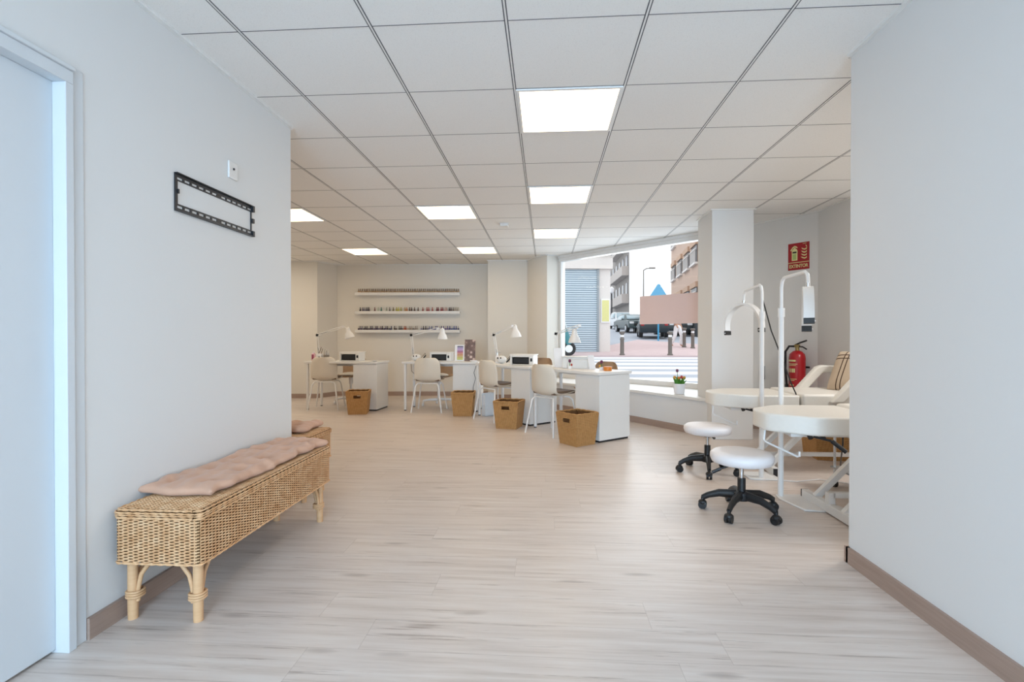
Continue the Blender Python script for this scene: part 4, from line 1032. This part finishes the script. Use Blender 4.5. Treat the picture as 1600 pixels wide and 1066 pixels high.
# cars
def make_car(label, paint, x, y, rz, suv=False):
    t = thing('parked_car', label, 'car', (x, y, gz(y)), rz, 'cars parked down the side street')
    H = 1.62 if suv else 1.46; W = .88; pm = mat('car_'+paint, paint, .25, .2)
    prof = [(-2.05, .32), (-2.1, .62), (-1.98, .88), (-1.1, .98), (1.55, 1.0), (2.05, .92), (2.1, .55), (2.0, .30)]
    m = MB(); n = len(prof)
    vs = [(s*(W if .4 < z < .95 else W*.93), yy, z) for s in (-1, 1) for yy, z in prof]
    m.add(vs, [tuple(range(n)), tuple(range(n, 2*n))[::-1]]+[(i, (i+1) % n, n+(i+1) % n, n+i) for i in range(n)]); obj('body', m, pm, t, bevel=.06, seg=3)
    m = MB(); cab_ = [(-1.15, .96, W*.93), (-.45, H-.05, W*.74), (.2, H, W*.74), (1.05, H-.03, W*.74), (1.7, .98, W*.93)]
    k = len(cab_); vs = [(s*w, yy, z) for s in (-1, 1) for yy, z, w in cab_]
    m.add(vs, [tuple(range(k)), tuple(range(k, 2*k))[::-1]]+[(i, (i+1) % k, k+(i+1) % k, k+i) for i in range(k)]); cbn = obj('cabin', m, pm, t, bevel=.04, seg=3)
    gmat = mat('car_glass', '9fb2ba', .15)
    m = MB(); m.quad((-W*.80, -1.09, 1.02), (W*.80, -1.09, 1.02), (W*.66, -.52, H-.11), (-W*.66, -.52, H-.11)); m.v = [(a, b-.02, c+.012) for a, b, c in m.v]; obj('windscreen', m, gmat, cbn, solid=.01)
    for s in (-1, 1):
        m = MB(); m.quad((s*W*.93, -.85, 1.0), (s*W*.93, 1.45, 1.0), (s*W*.77, 1.0, H-.1), (s*W*.77, -.4, H-.1)); m.v = [(a+s*.012, b, c) for a, b, c in m.v]; obj('side_window', m, gmat, cbn, solid=.01)
    for sx in (-1, 1):
        for yy in (-1.35, 1.3):
            m = MB(); m.cyl((sx*W*.72, yy, .32), (sx*W*1.0, yy, .32), .32, n=24); wh = obj('wheel', m, 'black', t, bevel=.03)
            m = MB(); m.cyl((sx*W*.99, yy, .32), (sx*W*1.015, yy, .32), .19, n=18); obj('rim', m, 'chrome', wh)
        m = MB(); m.box((sx*W*.70, -2.04, .72), (.34, .12, .16)); obj('headlight', m, 'paper', t, bevel=.03)
        m = MB(); m.box((sx*W*.78, 2.04, .82), (.2, .12, .24)); obj('tail_light', m, 'red', t, bevel=.03)
        m = MB(); m.box((sx*W*1.08, -.75, 1.02), (.16, .10, .13)); obj('mirror', m, pm, t, bevel=.03)
    m = MB(); m.box((0, -2.09, .58), (.9, .06, .16)); obj('grille', m, 'black', t); m = MB(); m.box((0, -2.11, .42), (.52, .03, .11)); obj('number_plate', m, 'paper', t)
    return t
make_car('white car parked farthest up the side street', 'd5d9dc', 7.15, 48.5, R(6), True)
make_car('dark green grey car parked between the white car and the panel', '4d5a5c', 6.85, 41.0, R(8))
make_car('dark car with red lights half hidden behind the pink panel', '2f383d', 6.75, 32.6, R(172))
make_car('dark car seen only below the lower edge of the pink panel', '333b40', 8.80, 36.0, R(2))
# street lamps, sign
sl_ = thing('street_lamp', 'tall thin street lamp against the white sky', 'street lamp', (9.9, 52., gz(52.)))
m = MB(); m.cyl((0, 0, 0), (0, 0, 5.9), .09, .06); obj('mast', m, 'concrete', sl_); m = MB(); m.tube([(0, 0, 5.85), (.25, -.2, 6.0), (.6, -.4, 6.0)], .06, 8); m.box((.75, -.5, 6.0), (.6, .3, .14)); obj('lamp_head', m, 'concrete', sl_)
sl_ = thing('street_lantern', 'dark street lantern on a pole in front of the grey apartment block', 'street lamp', (6.9, 53.5, gz(53.5)))
m = MB(); m.cyl((0, 0, 0), (0, 0, 3.6), .08, .06); obj('mast', m, 'blackm', sl_); m = MB(); m.lathe([(.08, 3.6), (.2, 3.7), (.24, 4.1), (.08, 4.25), (.0001, 4.3)], n=12); obj('lantern', m, 'paper', sl_)
bs = thing('triangular_sign', 'blue triangular road sign on a pole rising above the pink panel', 'road sign', (6.35, 29., gz(29.)), R(12))
blue = mat('sign_blue', '62abd2', .5)
m = MB(); m.cyl((0, 0, 0), (0, 0, 3.15), .045); obj('pole', m, mat('pole_blue', '3f9bc8', .5), bs); m = MB(); m.prism_y([(-.62, 2.38), (.62, 2.38), (.06, 3.2), (-.06, 3.2)], -.05, -.02); obj('sign_plate', m, blue, bs)
m = MB(); m.b2(-.75, .75, -.03, .03, 2.30, 2.38); m.b2(-.72, -.66, -.03, .03, 2.1, 2.32); m.b2(.66, .72, -.03, .03, 2.1, 2.32); obj('crossbar', m, 'concrete', bs)
# scooter
sc_ = thing('scooter', 'teal and white motor scooter parked by the roller shutter', 'scooter', (.22, 18.3, gz(18.3)+.06), R(8))
teal = mat('scooter_teal', '3f7f86', .35)
for x in (.62, -.62):
    m = MB(); N = 20; m.tube([(x+.20*math.cos(2*PI*i/N), 0, .26+.20*math.sin(2*PI*i/N)) for i in range(N)], .062, 8, closed=True); wh = obj('wheel', m, 'black', sc_); m = MB(); m.cyl((x, -.03, .26), (x, .03, .26), .14, n=18); obj('hub', m, 'chrome', wh)
m = MB(); m.tube([(.62, 0, .42), (.56, 0, .62), (.46, 0, .98)], [.11, .13, .09], 12); m.tube([(.40, 0, .35), (.0, 0, .30), (-.2, 0, .35)], [.13, .14, .16], 12); m.tube([(-.15, 0, .45), (-.5, 0, .62), (-.85, 0, .66)], [.16, .19, .10], 14); obj('body_panel', m, teal, sc_)
m = MB(); m.tube([(.0, 0, .80), (-.35, 0, .84), (-.75, 0, .86)], [.10, .13, .09], 12); obj('seat', m, 'black', sc_)
m = MB(); m.tube([(.46, 0, .95), (.42, 0, 1.08)], .03, 8); m.tube([(.36, -.34, 1.07), (.44, 0, 1.08), (.36, .34, 1.07)], .018, 8); obj('handlebar', m, 'blackm', sc_)
m = MB(); m.prism_y([(.50, 1.0), (.36, 1.42), (.39, 1.42), (.54, 1.02)], -.17, .17); obj('windshield', m, mat('clear_shield', 'c8d2d6', .2), sc_)
for s in (-1, 1):
    m = MB(); m.tube([(.4, s*.25, 1.08), (.36, s*.33, 1.24)], .008, 6); m.ell((.36, s*.34, 1.28), (.02, .06, .045)); obj('mirror', m, 'blackm', sc_)
# walking person
def skin(name, pts, edges, radii, m, parent=None, root=0):
    me = bpy.data.meshes.new(name); me.from_pydata(pts, edges, []); o = bpy.data.objects.new(name, me); COL.objects.link(o); me.materials.append(M[m] if isinstance(m, str) else m)
    k = o.modifiers.new('skin', 'SKIN'); k.use_smooth_shade = True
    for i, r in enumerate(radii): me.skin_vertices[0].data[i].radius = (r, r) if not isinstance(r, tuple) else r
    me.skin_vertices[0].data[root].use_root = True
    k = o.modifiers.new('subd', 'SUBSURF'); k.levels = k.render_levels = 2
    if parent: o.parent = parent
    return o
pp = thing('person', 'person in white trousers walking on the far pavement, half behind the pink panel', 'person', (5.93, 23.2, gz(23.2)+.06), R(35))
skinm = mat('skin', 'b98c73', .55); 
pts = [(0, 0, .92), (0, 0, 1.12), (0, .01, 1.36), (0, .01, 1.47), (0, -.01, 1.56), (0, -.02, 1.68), (.09, 0, .88), (.10, -.16, .48), (.10, -.10, .08), (.10, -.26, .04), (-.09, 0, .88), (-.10, .06, .48), (-.10, .28, .12), (-.10, .16, .05),
       (.19, .01, 1.38), (.24, .08, 1.12), (.25, -.02, .88), (.25, -.06, .78), (-.19, .01, 1.38), (-.24, -.08, 1.12), (-.25, -.2, .92), (-.25, -.25, .83)]
ed = [(0, 1), (1, 2), (2, 3), (3, 4), (4, 5), (0, 6), (6, 7), (7, 8), (8, 9), (0, 10), (10, 11), (11, 12), (12, 13), (2, 14), (14, 15), (15, 16), (16, 17), (2, 18), (18, 19), (19, 20), (20, 21)]
skin('body', pts, ed, [.13, .12, .13, .055, .08, .09, .085, .058, .038, .03, .085, .058, .038, .03, .055, .042, .033, .028, .055, .042, .033, .028], skinm, pp)
skin('trousers', [pts[i] for i in (0, 6, 7, 8, 10, 11, 12)]+[(0, 0, 1.04)], [(0, 1), (1, 2), (2, 3), (0, 4), (4, 5), (5, 6), (0, 7)], [.145, .105, .082, .075, .105, .082, .075, .135], 'paper', pp)
skin('shirt', [pts[i] for i in (1, 2, 14, 15, 18, 19)]+[(0, 0, .98), (0, .01, 1.43)], [(6, 0), (0, 1), (1, 2), (2, 3), (1, 4), (4, 5), (1, 7)], [.138, .148, .075, .06, .075, .06, .14, .075], mat('grey_shirt', '8d939c', .8), pp, 6)
m = MB(); m.ell((0, .0, 1.70), (.10, .11, .09), 16, 10); obj('hair', m, 'brown', pp)
# panel fixed behind the glass
wp = thing('window_panel', 'plain pink beige rectangular panel hung on the inside of the shop window', 'panel', (L_[0], L_[1], 0), wa)
m = MB(); m.b2(1.60, 2.68, -.012, -.006, 1.287, 1.692); obj('sheet', m, mat('pink_beige_panel', 'd6bdb8', .7, var=.03, scale=4.), wp)

# ------------------------------------------------------------------ light
sc = bpy.context.scene
w = bpy.data.worlds.new('sky'); sc.world = w; w.use_nodes = True
bg = w.node_tree.nodes['Background']; bg.inputs[0].default_value = (.93, .95, 1., 1); bg.inputs[1].default_value = 1.7
def area(name, loc, rot, sx, sy, e, c):
    l = bpy.data.lights.new(name, 'AREA'); l.shape = 'RECTANGLE'; l.size = sx; l.size_y = sy; l.energy = e; l.color = c
    o = bpy.data.objects.new(name, l); COL.objects.link(o); o.location = loc; o.rotation_euler = rot; return o
area('daylight_front', (-.08, -6.3, 1.15), (R(97), 0, 0), 2.7, 2.2, 510, (.53, .75, 1.))
area('fill_light_rear', (-.1, -1.4, CH-.03), (0, 0, 0), .55, .55, 53, (.60, .78, 1.))  # cool fill added behind the camera, this and the next; no fixtures there
area('fill_light_rear', (-.1, -3.6, CH-.03), (0, 0, 0), .55, .55, 53, (.60, .78, 1.))
area('fill_light_bed', (3.2, 3.5, CH-.03), (0, 0, 0), .55, .55, 37, (1., .97, .94))  # unseen fill added to lift the dark wall behind the beds
area('fill_light_left', (-4.75, 5.6, CH-.03), (0, 0, 0), .55, .55, 14, (1., .88, .72))  # added pair of warm fill lights over the hidden left side, without fixtures
area('fill_light_left', (-4.75, 7.6, CH-.03), (0, 0, 0), .55, .55, 14, (1., .88, .72))
n = Vector((.707, .707)); mid_ = (Vector(L_)+Vector(M_))/2+n*.35
area('daylight_window', (mid_.x, mid_.y, 1.45), (R(90), 0, R(135)), 2.5, 1.9, 40, (.82, .91, 1.))

# ------------------------------------------------------------------ camera
yaw, pit = R(-3.8335), R(-.4223)
fwd = Vector((math.sin(yaw)*math.cos(pit), math.cos(yaw)*math.cos(pit), math.sin(pit))); rgt = Vector((math.cos(yaw), -math.sin(yaw), 0)); upv = rgt.cross(fwd)
cam = bpy.data.cameras.new('camera'); co = bpy.data.objects.new('camera', cam); COL.objects.link(co)
mx = Matrix((rgt, upv, -fwd)).transposed().to_4x4(); mx.translation = (0, 0, 1.10); co.matrix_world = mx
cam.sensor_width = 36; cam.lens = 787.6/1600*36; cam.clip_start = .05; cam.clip_end = 300
sc.camera = co
sc.view_settings.view_transform = 'Standard'; sc.view_settings.look = 'None'; sc.view_settings.gamma = 1; sc.view_settings.exposure = .08
sc.view_settings.use_curve_mapping = False
sc.cycles.use_denoising = True; sc.cycles.max_bounces = 10; sc.cycles.diffuse_bounces = 6; sc.cycles.caustics_reflective = False; sc.cycles.caustics_refractive = False
